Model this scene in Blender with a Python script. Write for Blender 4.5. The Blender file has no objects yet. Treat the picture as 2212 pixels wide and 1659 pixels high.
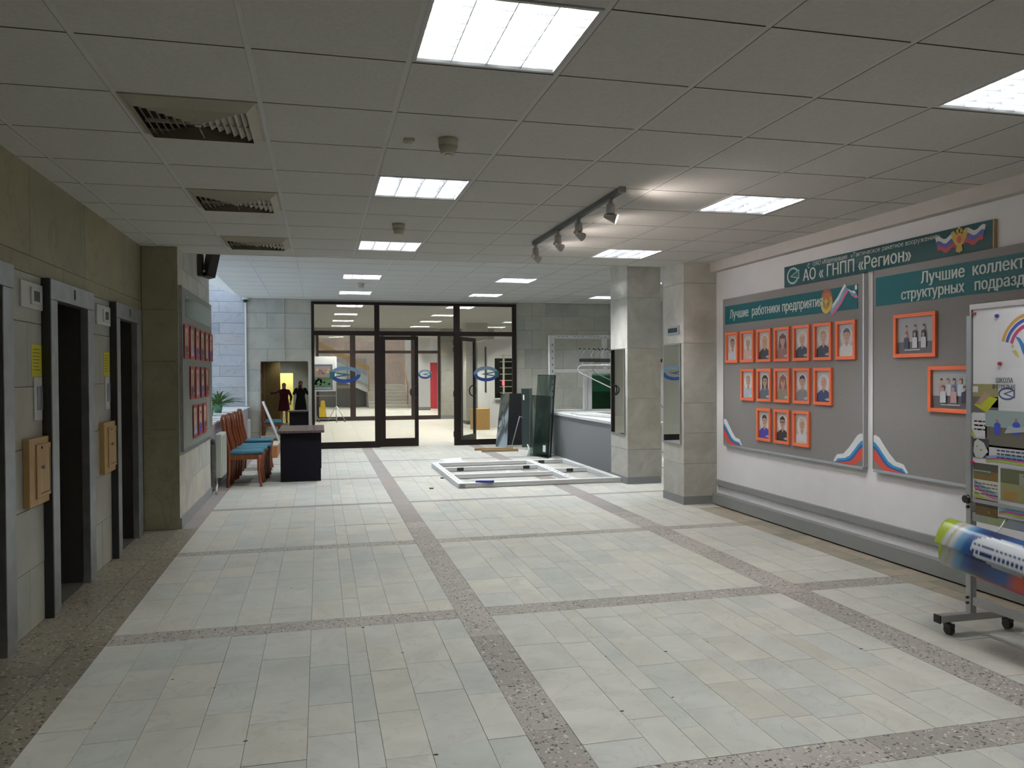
import bpy, bmesh, math, random
from mathutils import Vector, Matrix, Euler
from mathutils.geometry import interpolate_bezier
R = random.Random(7)
PI = math.pi
sc = bpy.context.scene
COL = sc.collection
# ---------------------------------------------------------------- camera, world, exposure
CAMZ = 1.46
YAW, PIT, ROL = 0.2383391, -0.01297577, -0.00539579
fwd = Vector((math.sin(YAW)*math.cos(PIT), math.cos(YAW)*math.cos(PIT), math.sin(PIT)))
r0 = Vector((math.cos(YAW), -math.sin(YAW), 0)); u0 = r0.cross(fwd)
rr = math.cos(ROL)*r0 + math.sin(ROL)*u0; uu = -math.sin(ROL)*r0 + math.cos(ROL)*u0
cd = bpy.data.cameras.new('camera'); cam = bpy.data.objects.new('camera', cd); COL.objects.link(cam)
cam.matrix_world = Matrix(((rr.x, uu.x, -fwd.x, 0), (rr.y, uu.y, -fwd.y, 0), (rr.z, uu.z, -fwd.z, CAMZ), (0, 0, 0, 1)))
cd.sensor_width = 36; cd.sensor_fit = 'HORIZONTAL'; cd.lens = 1708.44/2212*36; cd.clip_start = 0.03; cd.clip_end = 300
sc.camera = cam
sc.view_settings.view_transform = 'Standard'; sc.view_settings.look = 'None'
sc.view_settings.gamma = 1; sc.view_settings.use_curve_mapping = False
sc.view_settings.exposure = 0.0
w = bpy.data.worlds.new('world'); sc.world = w; w.use_nodes = True
bg = w.node_tree.nodes['Background']; bg.inputs[0].default_value = (0.72, 0.83, 1.0, 1); bg.inputs[1].default_value = 2.3
try:
    sc.cycles.use_denoising = True; sc.cycles.sample_clamp_indirect = 3.0; sc.cycles.max_bounces = 10
    sc.cycles.diffuse_bounces = 5; sc.cycles.transparent_max_bounces = 16
except Exception: pass
LAMP_COL = (0.96, 0.98, 0.97); LAMP_E = 176.0

# ---------------------------------------------------------------- materials
MATS = {}
def nt(name):
    m = bpy.data.materials.new(name); m.use_nodes = True
    return m, m.node_tree, m.node_tree.nodes['Principled BSDF']
def col(c): return (c[0], c[1], c[2], 1)
def flat(name, c, rough=0.5, metal=0.0, spec=0.5, emit=None, es=1.0, noise=0.0, scale=30, bump=0.0):
    if name in MATS: return MATS[name]
    m, t, b = nt(name)
    b.inputs['Base Color'].default_value = col(c); b.inputs['Roughness'].default_value = rough
    b.inputs['Metallic'].default_value = metal; b.inputs['Specular IOR Level'].default_value = spec
    if emit: b.inputs['Emission Color'].default_value = col(emit); b.inputs['Emission Strength'].default_value = es
    if noise or bump:
        g = t.nodes.new('ShaderNodeNewGeometry'); n = t.nodes.new('ShaderNodeTexNoise'); n.inputs['Scale'].default_value = scale
        n.inputs['Detail'].default_value = 4
        t.links.new(g.outputs['Position'], n.inputs['Vector'])
        if noise:
            r = t.nodes.new('ShaderNodeMapRange'); r.inputs['From Min'].default_value = .3; r.inputs['From Max'].default_value = .7
            r.inputs['To Min'].default_value = 1-noise; r.inputs['To Max'].default_value = 1+noise
            v = t.nodes.new('ShaderNodeMixRGB'); v.blend_type = 'MULTIPLY'; v.inputs[0].default_value = 1; v.inputs[1].default_value = col(c)
            t.links.new(n.outputs['Fac'], r.inputs['Value']); t.links.new(r.outputs[0], v.inputs[2]); t.links.new(v.outputs[0], b.inputs['Base Color'])
        if bump:
            bb = t.nodes.new('ShaderNodeBump'); bb.inputs['Strength'].default_value = bump; bb.inputs['Distance'].default_value = .01
            t.links.new(n.outputs['Fac'], bb.inputs['Height']); t.links.new(bb.outputs[0], b.inputs['Normal'])
    MATS[name] = m; return m
def marble(name, c1, c2, vein, rough=0.35, scale=2.5, rnd=0.16, veinamt=.35, warm=(1.03, 1.0, .94), cool=(.965, 1.0, 1.02), spec=.4, low=None):
    """stone slabs: cloudy base, thin veins, every slab its own tint"""
    m, t, b = nt(name); N = t.nodes; L = t.links
    g = N.new('ShaderNodeNewGeometry'); oi = N.new('ShaderNodeObjectInfo')
    add = N.new('ShaderNodeMath'); add.operation = 'ADD'; L.new(oi.outputs['Random'], add.inputs[0]); L.new(g.outputs['Random Per Island'], add.inputs[1])
    fr = N.new('ShaderNodeMath'); fr.operation = 'FRACT'; L.new(add.outputs[0], fr.inputs[0])
    sh = N.new('ShaderNodeVectorMath'); sh.operation = 'ADD'; cmb = N.new('ShaderNodeCombineXYZ')
    ml = N.new('ShaderNodeMath'); ml.operation = 'MULTIPLY'; ml.inputs[1].default_value = 37; L.new(fr.outputs[0], ml.inputs[0])
    for i in range(3): L.new(ml.outputs[0], cmb.inputs[i])
    L.new(g.outputs['Position'], sh.inputs[0]); L.new(cmb.outputs[0], sh.inputs[1])
    n = N.new('ShaderNodeTexNoise'); n.inputs['Scale'].default_value = scale; n.inputs['Detail'].default_value = 8; n.inputs['Roughness'].default_value = .62
    n.inputs['Distortion'].default_value = .6; L.new(sh.outputs[0], n.inputs['Vector'])
    cr = N.new('ShaderNodeValToRGB'); cr.color_ramp.elements[0].position = .3; cr.color_ramp.elements[1].position = .7
    cr.color_ramp.elements[0].color = col(c1); cr.color_ramp.elements[1].color = col(c2); L.new(n.outputs['Fac'], cr.inputs[0])
    n2 = N.new('ShaderNodeTexNoise'); n2.inputs['Scale'].default_value = scale*1.1; n2.inputs['Detail'].default_value = 6; n2.inputs['Distortion'].default_value = 1.6
    L.new(sh.outputs[0], n2.inputs['Vector'])
    vr = N.new('ShaderNodeValToRGB'); e = vr.color_ramp.elements
    e[0].position = .485; e[0].color = (0, 0, 0, 1); e[1].position = .515; e[1].color = (0, 0, 0, 1); k = vr.color_ramp.elements.new(.5); k.color = (1, 1, 1, 1)
    L.new(n2.outputs['Fac'], vr.inputs[0])
    va = N.new('ShaderNodeMath'); va.operation = 'MULTIPLY'; va.inputs[1].default_value = veinamt; L.new(vr.outputs[0], va.inputs[0])
    mx = N.new('ShaderNodeMixRGB'); mx.inputs[2].default_value = col(vein); L.new(va.outputs[0], mx.inputs[0]); L.new(cr.outputs[0], mx.inputs[1])
    tn = N.new('ShaderNodeValToRGB'); tn.color_ramp.elements[0].color = tuple(x*(1-rnd) for x in cool)+(1,)
    tn.color_ramp.elements[1].color = tuple(x*(1-rnd*.3) for x in warm)+(1,)
    k = tn.color_ramp.elements.new(.5); k.color = (1, 1, 1, 1); L.new(fr.outputs[0], tn.inputs[0])
    mu = N.new('ShaderNodeMixRGB'); mu.blend_type = 'MULTIPLY'; mu.inputs[0].default_value = 1
    L.new(mx.outputs[0], mu.inputs[1]); L.new(tn.outputs[0], mu.inputs[2]); L.new(mu.outputs[0], b.inputs['Base Color'])
    rg = N.new('ShaderNodeMapRange'); rg.inputs['To Min'].default_value = rough-.08; rg.inputs['To Max'].default_value = rough+.12
    L.new(n.outputs['Fac'], rg.inputs['Value']); L.new(rg.outputs[0], b.inputs['Roughness'])
    b.inputs['Specular IOR Level'].default_value = spec
    MATS[name] = m; return m
def terrazzo(name, base, dark, light, scale=70, rough=.42):
    m, t, b = nt(name); N = t.nodes; L = t.links
    g = N.new('ShaderNodeNewGeometry'); oi = N.new('ShaderNodeObjectInfo')
    wn = N.new('ShaderNodeTexNoise'); wn.inputs['Scale'].default_value = 25; wn.inputs['Detail'].default_value = 2; L.new(g.outputs['Position'], wn.inputs['Vector'])
    wm = N.new('ShaderNodeVectorMath'); wm.operation = 'SCALE'; wm.inputs['Scale'].default_value = .05; L.new(wn.outputs['Color'], wm.inputs[0])
    ad = N.new('ShaderNodeVectorMath'); ad.operation = 'ADD'; L.new(g.outputs['Position'], ad.inputs[0]); L.new(wm.outputs[0], ad.inputs[1])
    v = N.new('ShaderNodeTexVoronoi'); v.inputs['Scale'].default_value = scale; L.new(ad.outputs[0], v.inputs['Vector'])
    sx = N.new('ShaderNodeSeparateColor'); L.new(v.outputs['Color'], sx.inputs[0])
    def chip(chan, thr, size):
        a = N.new('ShaderNodeMath'); a.operation = 'LESS_THAN'; a.inputs[1].default_value = thr; L.new(sx.outputs[chan], a.inputs[0])
        d = N.new('ShaderNodeMath'); d.operation = 'LESS_THAN'; d.inputs[1].default_value = size; L.new(v.outputs['Distance'], d.inputs[0])
        p = N.new('ShaderNodeMath'); p.operation = 'MULTIPLY'; L.new(a.outputs[0], p.inputs[0]); L.new(d.outputs[0], p.inputs[1]); return p
    c1 = chip(0, .22, .46); c2 = chip(1, .16, .42); c3 = chip(2, .3, .45)
    tint = N.new('ShaderNodeMapRange'); tint.inputs['To Min'].default_value = .86; tint.inputs['To Max'].default_value = 1.12; L.new(oi.outputs['Random'], tint.inputs['Value'])
    bs = N.new('ShaderNodeMixRGB'); bs.blend_type = 'MULTIPLY'; bs.inputs[0].default_value = 1; bs.inputs[1].default_value = col(base); L.new(tint.outputs[0], bs.inputs[2])
    m3 = N.new('ShaderNodeMixRGB'); m3.inputs[2].default_value = (base[0]*.78, base[1]*.74, base[2]*.7, 1); L.new(c3.outputs[0], m3.inputs[0]); L.new(bs.outputs[0], m3.inputs[1])
    m1 = N.new('ShaderNodeMixRGB'); m1.inputs[2].default_value = col(dark); L.new(c1.outputs[0], m1.inputs[0]); L.new(m3.outputs[0], m1.inputs[1])
    m2 = N.new('ShaderNodeMixRGB'); m2.inputs[2].default_value = col(light); L.new(c2.outputs[0], m2.inputs[0]); L.new(m1.outputs[0], m2.inputs[1])
    L.new(m2.outputs[0], b.inputs['Base Color']); b.inputs['Roughness'].default_value = rough
    MATS[name] = m; return m
def wood(name, c1, c2, scale=3, rough=.4, stretch=(12, 12, 1)):
    m, t, b = nt(name); N = t.nodes; L = t.links
    g = N.new('ShaderNodeNewGeometry'); mp = N.new('ShaderNodeMapping'); mp.inputs['Scale'].default_value = stretch
    L.new(g.outputs['Position'], mp.inputs['Vector']); n = N.new('ShaderNodeTexNoise'); n.inputs['Scale'].default_value = scale; n.inputs['Detail'].default_value = 5
    n.inputs['Distortion'].default_value = .8; L.new(mp.outputs[0], n.inputs['Vector'])
    cr = N.new('ShaderNodeValToRGB'); cr.color_ramp.elements[0].position = .32; cr.color_ramp.elements[1].position = .68
    cr.color_ramp.elements[0].color = col(c1); cr.color_ramp.elements[1].color = col(c2); L.new(n.outputs['Fac'], cr.inputs[0]); L.new(cr.outputs[0], b.inputs['Base Color'])
    b.inputs['Roughness'].default_value = rough; MATS[name] = m; return m
def glass(name, tint=(.975, .985, .98), rough=0.0, ior=1.45):
    m = bpy.data.materials.new(name); m.use_nodes = True; t = m.node_tree; t.nodes.remove(t.nodes['Principled BSDF'])
    o = t.nodes['Material Output']; a = t.nodes.new('ShaderNodeBsdfTransparent'); a.inputs[0].default_value = col(tint)
    g = t.nodes.new('ShaderNodeBsdfGlossy'); g.inputs['Roughness'].default_value = rough
    f = t.nodes.new('ShaderNodeFresnel'); f.inputs[0].default_value = ior; x = t.nodes.new('ShaderNodeMixShader')
    gm = t.nodes.new('ShaderNodeNewGeometry'); iv = t.nodes.new('ShaderNodeMath'); iv.operation = 'SUBTRACT'; iv.inputs[0].default_value = 1; t.links.new(gm.outputs['Backfacing'], iv.inputs[1]); pr = t.nodes.new('ShaderNodeMath'); pr.operation = 'MULTIPLY'; t.links.new(f.outputs[0], pr.inputs[0]); t.links.new(iv.outputs[0], pr.inputs[1]); t.links.new(pr.outputs[0], x.inputs[0]); t.links.new(a.outputs[0], x.inputs[1]); t.links.new(g.outputs[0], x.inputs[2]); t.links.new(x.outputs[0], o.inputs['Surface'])
    MATS[name] = m; return m
def C(c, rough=.5, metal=0):
    return flat('paint_%02x%02x%02x_%d' % (int(c[0]*255), int(c[1]*255), int(c[2]*255), int(rough*100)), c, rough, metal)

M_floor = marble('floor_marble', (.52, .515, .475), (.68, .67, .62), (.38, .38, .36), rough=.36, rnd=.075, veinamt=.3, warm=(1.02, 1.0, .955))
M_floor2 = marble('lobby_marble', (.60, .58, .53), (.68, .66, .60), (.5, .47, .42), rough=.3, rnd=.05, veinamt=.2)
M_tan = marble('tan_stone', (.34, .30, .24), (.46, .42, .33), (.2, .17, .13), rough=.5, rnd=.25, veinamt=.3)
M_wall = marble('wall_marble', (.41, .41, .36), (.54, .535, .48), (.30, .29, .25), rough=.32, scale=2.2, rnd=.13, veinamt=.15)
M_wallg = marble('wall_marble_dark', (.24, .225, .14), (.36, .335, .22), (.14, .13, .09), rough=.45, scale=1.4, rnd=.1, veinamt=.3)
M_wallb = marble('wall_marble_blue', (.43, .445, .48), (.53, .54, .57), (.30, .32, .38), rough=.35, scale=1.4, rnd=.06, veinamt=.5)
M_pil = marble('pillar_marble', (.47, .455, .40), (.68, .66, .60), (.30, .26, .20), rough=.4, scale=3.2, rnd=.1, veinamt=.12)
M_pink = marble('pink_marble', (.50, .40, .37), (.62, .52, .48), (.35, .26, .24), rough=.35, scale=1.5, rnd=.12)
M_terr = terrazzo('terrazzo', (.40, .37, .34), (.07, .065, .06), (.66, .65, .62))
M_terd = terrazzo('terrazzo_dark', (.25, .22, .17), (.04, .04, .03), (.45, .43, .36), scale=55)
M_strip = marble('strip_stone', (.30, .27, .26), (.38, .35, .34), (.24, .2, .2), rough=.45, rnd=.12)
M_grout = flat('grout', (.17, .165, .15), .9, noise=.4)
M_tile = flat('ceiling_tile', (.87, .87, .83), .95, spec=.1, noise=.04, scale=60, bump=.15)
M_rail = flat('ceiling_rail', (.93, .93, .92), .6)
M_plas = flat('plaster', (.62, .59, .56), .85, noise=.03, scale=8)
M_white = flat('white_paint', (.80, .81, .80), .45)
M_whitew = flat('white_wall', (.84, .84, .86), .75, noise=.02, scale=6)
M_grey = flat('grey_paint', (.225, .23, .24), .6)
M_greyrail = flat('grey_rail', (.27, .28, .28), .5)
M_board = flat('board_grey', (.235, .225, .225), .7, noise=.05, scale=120)
M_boardL = flat('board_left', (.22, .23, .21), .6)
M_alu = flat('aluminium', (.62, .63, .64), .35, metal=.85)
M_steel = flat('brushed_steel', (.50, .52, .55), .38, metal=.9, noise=.12, scale=9)
M_dark = flat('dark_door', (.014, .012, .009), .6, spec=.15)
M_frame = flat('dark_frame', (.010, .006, .005), .45, spec=.2)
M_black = flat('black_plastic', (.010, .010, .011), .4)
M_teal = flat('teal_sign', (.001, .088, .104), .32, spec=.22)
M_orange = flat('orange_frame', (.86, .175, .06), .4)
M_red = flat('red_frame', (.34, .025, .028), .4)
M_pine = wood('pine', (.42, .25, .09), (.52, .34, .14), stretch=(6, 6, 1))
M_chair = wood('chair_wood', (.13, .030, .010), (.22, .058, .020), rough=.3)
M_chairl = wood('chair_slat', (.30, .12, .04), (.42, .19, .08), rough=.3)
M_cloth = flat('seat_cloth', (.03, .13, .19), .75, noise=.2, scale=80)
M_desk = flat('desk_dark', (.006, .005, .008), .65, spec=.12)
M_deskt = wood('desk_top', (.075, .045, .05), (.12, .08, .085), rough=.25, stretch=(14, 1, 1))
M_mirror = flat('mirror_glass', (.86, .9, .87), .0, metal=1)
M_glass = glass('clear_glass')
M_glassg = glass('green_glass', (.55, .75, .66), ior=1.5)
M_glassd = glass('smoked_glass', (.45, .52, .5), ior=1.6)
M_lamp = flat('lamp_tube', (1, 1, 1), .5, emit=LAMP_COL, es=LAMP_E)
M_refl = flat('lamp_reflector', (.9, .92, .93), .4)
M_louv = flat('lamp_louver', (.85, .87, .9), .28, metal=.9)
M_vent = flat('vent_cream', (.52, .49, .40), .5)
M_cream = flat('cream_plastic', (.55, .52, .42), .45)
M_yellow = flat('yellow_paper', (.62, .58, .03), .7)
M_leaf = flat('leaf', (.09, .20, .05), .5, noise=.35, scale=20)
M_pot = flat('green_pot', (.12, .30, .20), .4)
M_rad = flat('radiator', (.50, .54, .48), .45)
M_card = flat('cardboard', (.45, .27, .09), .8, noise=.06)
M_lumber = wood('lumber', (.30, .20, .09), (.42, .30, .15), stretch=(1, 12, 12))
M_skin = flat('skin', (.55, .33, .25), .55)
M_coat = flat('dark_coat', (.012, .012, .016), .8)
M_maroon = flat('maroon_cloth', (.14, .02, .04), .8)
M_hair = flat('dark_hair', (.02, .013, .01), .6)

# ---------------------------------------------------------------- helpers
def tag(o, label=None, cat=None, group=None, kind=None):
    if label: o['label'] = label
    if cat: o['category'] = cat
    if group: o['group'] = group
    if kind: o['kind'] = kind
    return o
def thing(name, label, cat, loc=(0, 0, 0), rotz=0, group=None):
    o = bpy.data.objects.new(name, None); COL.objects.link(o); o.location = loc; o.rotation_euler = (0, 0, rotz)
    o.empty_display_size = .1
    return tag(o, label, cat, group)
def root_loc(p):
    v = Vector((0, 0, 0))
    while p is not None: v = v + p.location; p = p.parent
    return v
def obj(name, bm, m, parent=None, local=False, smooth=False, label=None, kind=None):
    """bmesh -> one mesh object. bm is in world coordinates unless local (parents are unrotated when it is world)."""
    me = bpy.data.meshes.new(name)
    if parent is not None and not local: bmesh.ops.translate(bm, verts=bm.verts, vec=-root_loc(parent))
    if smooth:
        for f in bm.faces: f.smooth = True
    bm.to_mesh(me); bm.free()
    for mm in (m if isinstance(m, (list, tuple)) else [m]): me.materials.append(mm)
    o = bpy.data.objects.new(name, me); COL.objects.link(o)
    if parent is not None: o.parent = parent
    if label: o['label'] = label
    if kind: o['kind'] = kind
    return o
def own(o, pivot=None):
    """give a world-built single-mesh thing an origin at its base"""
    me = o.data; xs = [v.co for v in me.vertices]
    if pivot is None:
        lo = [min(v[i] for v in xs) for i in range(3)]; hi = [max(v[i] for v in xs) for i in range(3)]
        pivot = Vector(((lo[0]+hi[0])/2, (lo[1]+hi[1])/2, lo[2]))
    me.transform(Matrix.Translation(-pivot)); o.location = pivot; return o
def struct(name, bm, m, parent=None, label=None):
    return obj(name, bm, m, parent, kind='structure', label=label)
def bx(bm, x0, x1, y0, y1, z0, z1, mi=0, bev=0.0):
    if x0 > x1: x0, x1 = x1, x0
    if y0 > y1: y0, y1 = y1, y0
    if z0 > z1: z0, z1 = z1, z0
    vs = [bm.verts.new(p) for p in ((x0, y0, z0), (x1, y0, z0), (x1, y1, z0), (x0, y1, z0), (x0, y0, z1), (x1, y0, z1), (x1, y1, z1), (x0, y1, z1))]
    fs = [bm.faces.new([vs[i] for i in q]) for q in ((3, 2, 1, 0), (4, 5, 6, 7), (0, 1, 5, 4), (1, 2, 6, 5), (2, 3, 7, 6), (3, 0, 4, 7))]
    for f in fs: f.material_index = mi
    if bev:
        es = list({e for f in fs for e in f.edges}); bmesh.ops.bevel(bm, geom=es, offset=bev, segments=2, profile=.6, affect='EDGES')
    return bm
def B(*a, **k):
    bm = bmesh.new(); bx(bm, *a, **k); return bm
def cyl(bm, p0, p1, r0, r1=None, n=16, cap=True, mi=0):
    p0 = Vector(p0); p1 = Vector(p1); r1 = r0 if r1 is None else r1
    d = (p1-p0).normalized(); a = Vector((0, 0, 1)) if abs(d.z) < .9 else Vector((1, 0, 0)); u = d.cross(a).normalized(); v = d.cross(u)
    A = []; Bv = []
    for i in range(n):
        c, s = math.cos(2*PI*i/n), math.sin(2*PI*i/n)
        A.append(bm.verts.new(p0+(u*c+v*s)*r0)); Bv.append(bm.verts.new(p1+(u*c+v*s)*r1))
    for i in range(n):
        f = bm.faces.new((A[i], A[(i+1) % n], Bv[(i+1) % n], Bv[i])); f.smooth = True; f.material_index = mi
    if cap:
        bm.faces.new(A[::-1]).material_index = mi; bm.faces.new(Bv).material_index = mi
    return bm
def tube(bm, pts, r, n=8, rs=None, mi=0):
    """smooth tube through points; r constant or rs per point"""
    P = [Vector(p) for p in pts]; rings = []; up = None
    for i, p in enumerate(P):
        d = (P[min(i+1, len(P)-1)]-P[max(i-1, 0)]).normalized()
        if up is None:
            a = Vector((0, 0, 1)) if abs(d.z) < .9 else Vector((1, 0, 0)); up = d.cross(a).normalized()
        u = (up-d*up.dot(d)).normalized(); up = u; v = d.cross(u); q = rs[i] if rs else r
        q2 = q if isinstance(q, (tuple, list)) else (q, q)
        rings.append([bm.verts.new(p+u*math.cos(2*PI*k/n)*q2[0]+v*math.sin(2*PI*k/n)*q2[1]) for k in range(n)])
    for a, b in zip(rings, rings[1:]):
        for k in range(n):
            f = bm.faces.new((a[k], a[(k+1) % n], b[(k+1) % n], b[k])); f.smooth = True; f.material_index = mi
    bm.faces.new(rings[0][::-1]).material_index = mi; bm.faces.new(rings[-1]).material_index = mi
    return bm
def prism(bm, pts, off, mi=0):
    """polygon (3d points) extruded by vector off"""
    a = [bm.verts.new(p) for p in pts]; b = [bm.verts.new(Vector(p)+Vector(off)) for p in pts]; n = len(a)
    bm.faces.new(a[::-1]).material_index = mi; bm.faces.new(b).material_index = mi
    for i in range(n): bm.faces.new((a[i], a[(i+1) % n], b[(i+1) % n], b[i])).material_index = mi
    return bm
def ell(bm, c, r, n=12, m=8):
    g = bmesh.ops.create_uvsphere(bm, u_segments=n, v_segments=m, radius=1)
    bmesh.ops.scale(bm, verts=g['verts'], vec=r if isinstance(r, (tuple, list)) else (r, r, r)); bmesh.ops.translate(bm, verts=g['verts'], vec=c)
    for v in g['verts']:
        for f in v.link_faces: f.smooth = True
    return bm
class Art:
    """flat print: coloured polygons laid on a surface, each a hair above the last; (u, v) in metres on the surface"""
    def __init__(s, o, ux, uy): s.o = Vector(o); s.ux = Vector(ux); s.uy = Vector(uy); s.n = s.ux.cross(s.uy); s.bm = bmesh.new(); s.m = []; s.d = 0
    def P(s, u, v, d=None): return s.o+s.ux*u+s.uy*v+s.n*(s.d if d is None else d)
    def mat(s, c, rough=.35):
        m = c if isinstance(c, bpy.types.Material) else C(c, rough)
        if m not in s.m: s.m.append(m)
        return s.m.index(m)
    def poly(s, pts, c, rough=.35, up=True):
        if up: s.d += .00035
        f = s.bm.faces.new([s.bm.verts.new(s.P(*p)) for p in pts]); f.material_index = s.mat(c, rough); return s
    def rect(s, u0, v0, u1, v1, c, **k): return s.poly(((u0, v0), (u1, v0), (u1, v1), (u0, v1)), c, **k)
    def oval(s, u, v, a, b, c, n=20, a0=0, a1=2*PI, **k):
        full = abs(a1-a0-2*PI) < 1e-6
        return s.poly([(u+a*math.cos(a0+(a1-a0)*i/(n if full else n-1)), v+b*math.sin(a0+(a1-a0)*i/(n if full else n-1))) for i in range(n)], c, **k)
    def band(s, top, bot, c, **k):
        """strip between two polylines with equal point counts"""
        s.d += .00035
        mi = s.mat(c)
        for i in range(len(top)-1):
            f = s.bm.faces.new([s.bm.verts.new(s.P(*p)) for p in (bot[i], bot[i+1], top[i+1], top[i])]); f.material_index = mi
        return s
    def ring(s, u, v, a, b, w, c, a0=0, a1=2*PI, n=28, w2=None):
        w2 = w if w2 is None else w2
        T = [(u+a*math.cos(a0+(a1-a0)*i/n), v+b*math.sin(a0+(a1-a0)*i/n)) for i in range(n+1)]
        I = [(u+(a-w)*math.cos(a0+(a1-a0)*i/n), v+(b-w2)*math.sin(a0+(a1-a0)*i/n)) for i in range(n+1)]
        return s.band(I, T, c)
    def done(s, name, parent, label=None): return obj(name, s.bm, s.m, parent, label=label)
def text(body, name, size, o, ux, uy, m, parent, bold=0.0, xs=1.0, align='LEFT', ext=.0008):
    cu = bpy.data.curves.new(name, 'FONT'); cu.body = body; cu.size = size; cu.align_x = align; cu.materials.append(m)
    t = bpy.data.objects.new(name, cu); COL.objects.link(t); bpy.context.view_layer.update()
    ux = Vector(ux); uy = Vector(uy); n = ux.cross(uy); o = Vector(o)-(root_loc(parent) if parent else Vector((0, 0, 0)))
    MT = Matrix(((ux.x*xs, uy.x, n.x, o.x), (ux.y*xs, uy.y, n.y, o.y), (ux.z*xs, uy.z, n.z, o.z), (0, 0, 0, 1)))
    c = t.to_curve(bpy.context.evaluated_depsgraph_get()); E = []
    for sp in c.splines:                                   # outlines overlap, so fill by winding number, row by row
        bp = sp.bezier_points; pts = []
        for k in range(len(bp)):
            a, b = bp[k], bp[(k+1) % len(bp)]
            pts += [tuple(v[:2]) for v in interpolate_bezier(a.co, a.handle_right, b.handle_left, b.co, 4)[:-1]]
        E += [(p, q) for p, q in zip(pts, pts[1:]+pts[:1]) if abs(p[1]-q[1]) > 1e-9]
    t.to_curve_clear(); bpy.data.objects.remove(t)
    lo = min(min(p[1], q[1]) for p, q in E); hi = max(max(p[1], q[1]) for p, q in E); h = size/40
    def spans(y):
        xs = sorted((p[0]+(q[0]-p[0])*(y-p[1])/(q[1]-p[1]), 1 if q[1] > p[1] else -1) for p, q in E if min(p[1], q[1]) <= y < max(p[1], q[1]))
        out = []; w_ = 0
        for x, d in xs:
            if w_ == 0: st_ = x
            w_ += d
            if w_ == 0: out.append((st_-bold, x+bold))
        return out
    bm = bmesh.new(); n = max(1, int((hi-lo)/h)); h = (hi-lo)/n
    for k in range(n):
        y0 = lo+h*k; A = spans(y0+h*.02); Bq = spans(y0+h*.98)
        if len(A) != len(Bq) or any(abs(a[0]-b[0]) > h*2 or abs(a[1]-b[1]) > h*2 for a, b in zip(A, Bq)): A = Bq = spans(y0+h*.5)
        for a, b in zip(A, Bq): bm.faces.new([bm.verts.new(v) for v in ((a[0], y0, ext), (a[1], y0, ext), (b[1], y0+h, ext), (b[0], y0+h, ext))])
    bmesh.ops.remove_doubles(bm, verts=bm.verts, dist=size*1e-4)
    me = bpy.data.meshes.new(name); me.materials.append(m); bm.to_mesh(me); bm.free()
    me.transform(MT)
    o = bpy.data.objects.new(name, me); COL.objects.link(o)
    if parent: o.parent = parent
    return o
def dup(o, loc=None, parent=None):
    c = o.copy(); COL.objects.link(c)
    if parent is not None: c.parent = parent
    if loc is not None: c.location = loc
    for ch in list(o.children): dup(ch, None, c)
    return c
UNIT = bpy.data.meshes.new('unit_piece')
_b = B(-.5, .5, -.5, .5, -1, 0); _b.to_mesh(UNIT); _b.free()
UMESH = {}
def piece(name, m, parent, x0, x1, y0, y1, z0, z1):
    """box piece that shares one unit mesh per material"""
    if m.name not in UMESH:
        d = UNIT.copy(); d.materials.append(m); UMESH[m.name] = d
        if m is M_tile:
            d.materials.append(flat('tile_edge_shade', (.13, .12, .11), .9))  # tile sides coloured dark to imitate shadow in the ceiling joints
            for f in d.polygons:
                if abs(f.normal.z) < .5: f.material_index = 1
    o = bpy.data.objects.new(name, UMESH[m.name]); COL.objects.link(o)
    o.location = Vector(((x0+x1)/2, (y0+y1)/2, z1))-root_loc(parent); o.scale = (x1-x0, y1-y0, z1-z0); o.parent = parent
    return o

# ================================================================ FLOOR
XL, XR = -1.62, 4.30
H1, H2 = CAMZ+1.217, CAMZ+1.477
YE = 8.42; YF = 16.0
floor = struct('floor', B(-2.25, 7.0, -2.6, YF, -.12, -.004), M_grout)
def splits(a, b, step, jit):
    out = [a]; p = a+step*R.uniform(.45, 1)
    while p < b-step*.4: out.append(p); p += step*R.uniform(1-jit, 1+jit)
    out.append(b); return out
ystr = [(-2.6, -1.45), (-1.45, -1.26), (-1.26, .5), (.5, .69), (.69, 2.53), (2.53, 2.72), (2.72, 4.65), (4.65, 4.83), (4.83, 6.80), (6.80, 6.95), (6.95, 7.80), (7.80, 9.0), (9.0, 9.10), (9.10, 11.25), (11.25, 11.35), (11.35, 13.4), (13.4, 13.5), (13.5, YF)]
strips = {1, 3, 5, 7, 9, 12, 14, 16}
colsL = [-1.14, -.93, -.72, -.49, -.30, -.06, .13, .23, .41, .64, .80]
colsC = [.99, 1.25, 1.42, 1.52, 1.745, 1.925, 2.03, 2.25, 2.44, 2.55, 2.76, 2.95]
colsR = [3.17, 3.36, 3.56, 3.76, 3.95]
tiles = []
for i, (a, b) in enumerate(ystr):
    if i in strips: continue
    far = a > 7.7
    for cols in (colsL, colsC, colsR):
        for x0, x1 in zip(cols, cols[1:]):
            ys = splits(a, b, .42 if not far else .5, .28)
            for y0, y1 in zip(ys, ys[1:]): tiles.append((x0, x1, y0, y1, M_floor))
    if a < 8.0:
        for x0, x1 in ((3.95, 4.10), (4.10, 4.25)):
            ys = splits(a, min(b, 8.0), .30, .3)
            for y0, y1 in zip(ys, ys[1:]): tiles.append((x0, x1, y0, y1, M_tan))
    if a >= 7.7:
        for x0, x1 in ((3.95, 4.3), (4.3, 4.8), (4.8, 5.3), (5.3, 6.1), (6.1, 7.0)):
            if a < 8.5 and x0 >= 4.3: continue
            ys = splits(a, b, .5, .25)
            for y0, y1 in zip(ys, ys[1:]): tiles.append((x0, x1, y0, y1, M_floor))
        if a > 9:
            for x0, x1 in ((-2.2, -1.75), (-1.75, -1.31)): tiles.append((x0, x1, max(a, 10.3), b, M_floor))
G = .0012
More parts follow.
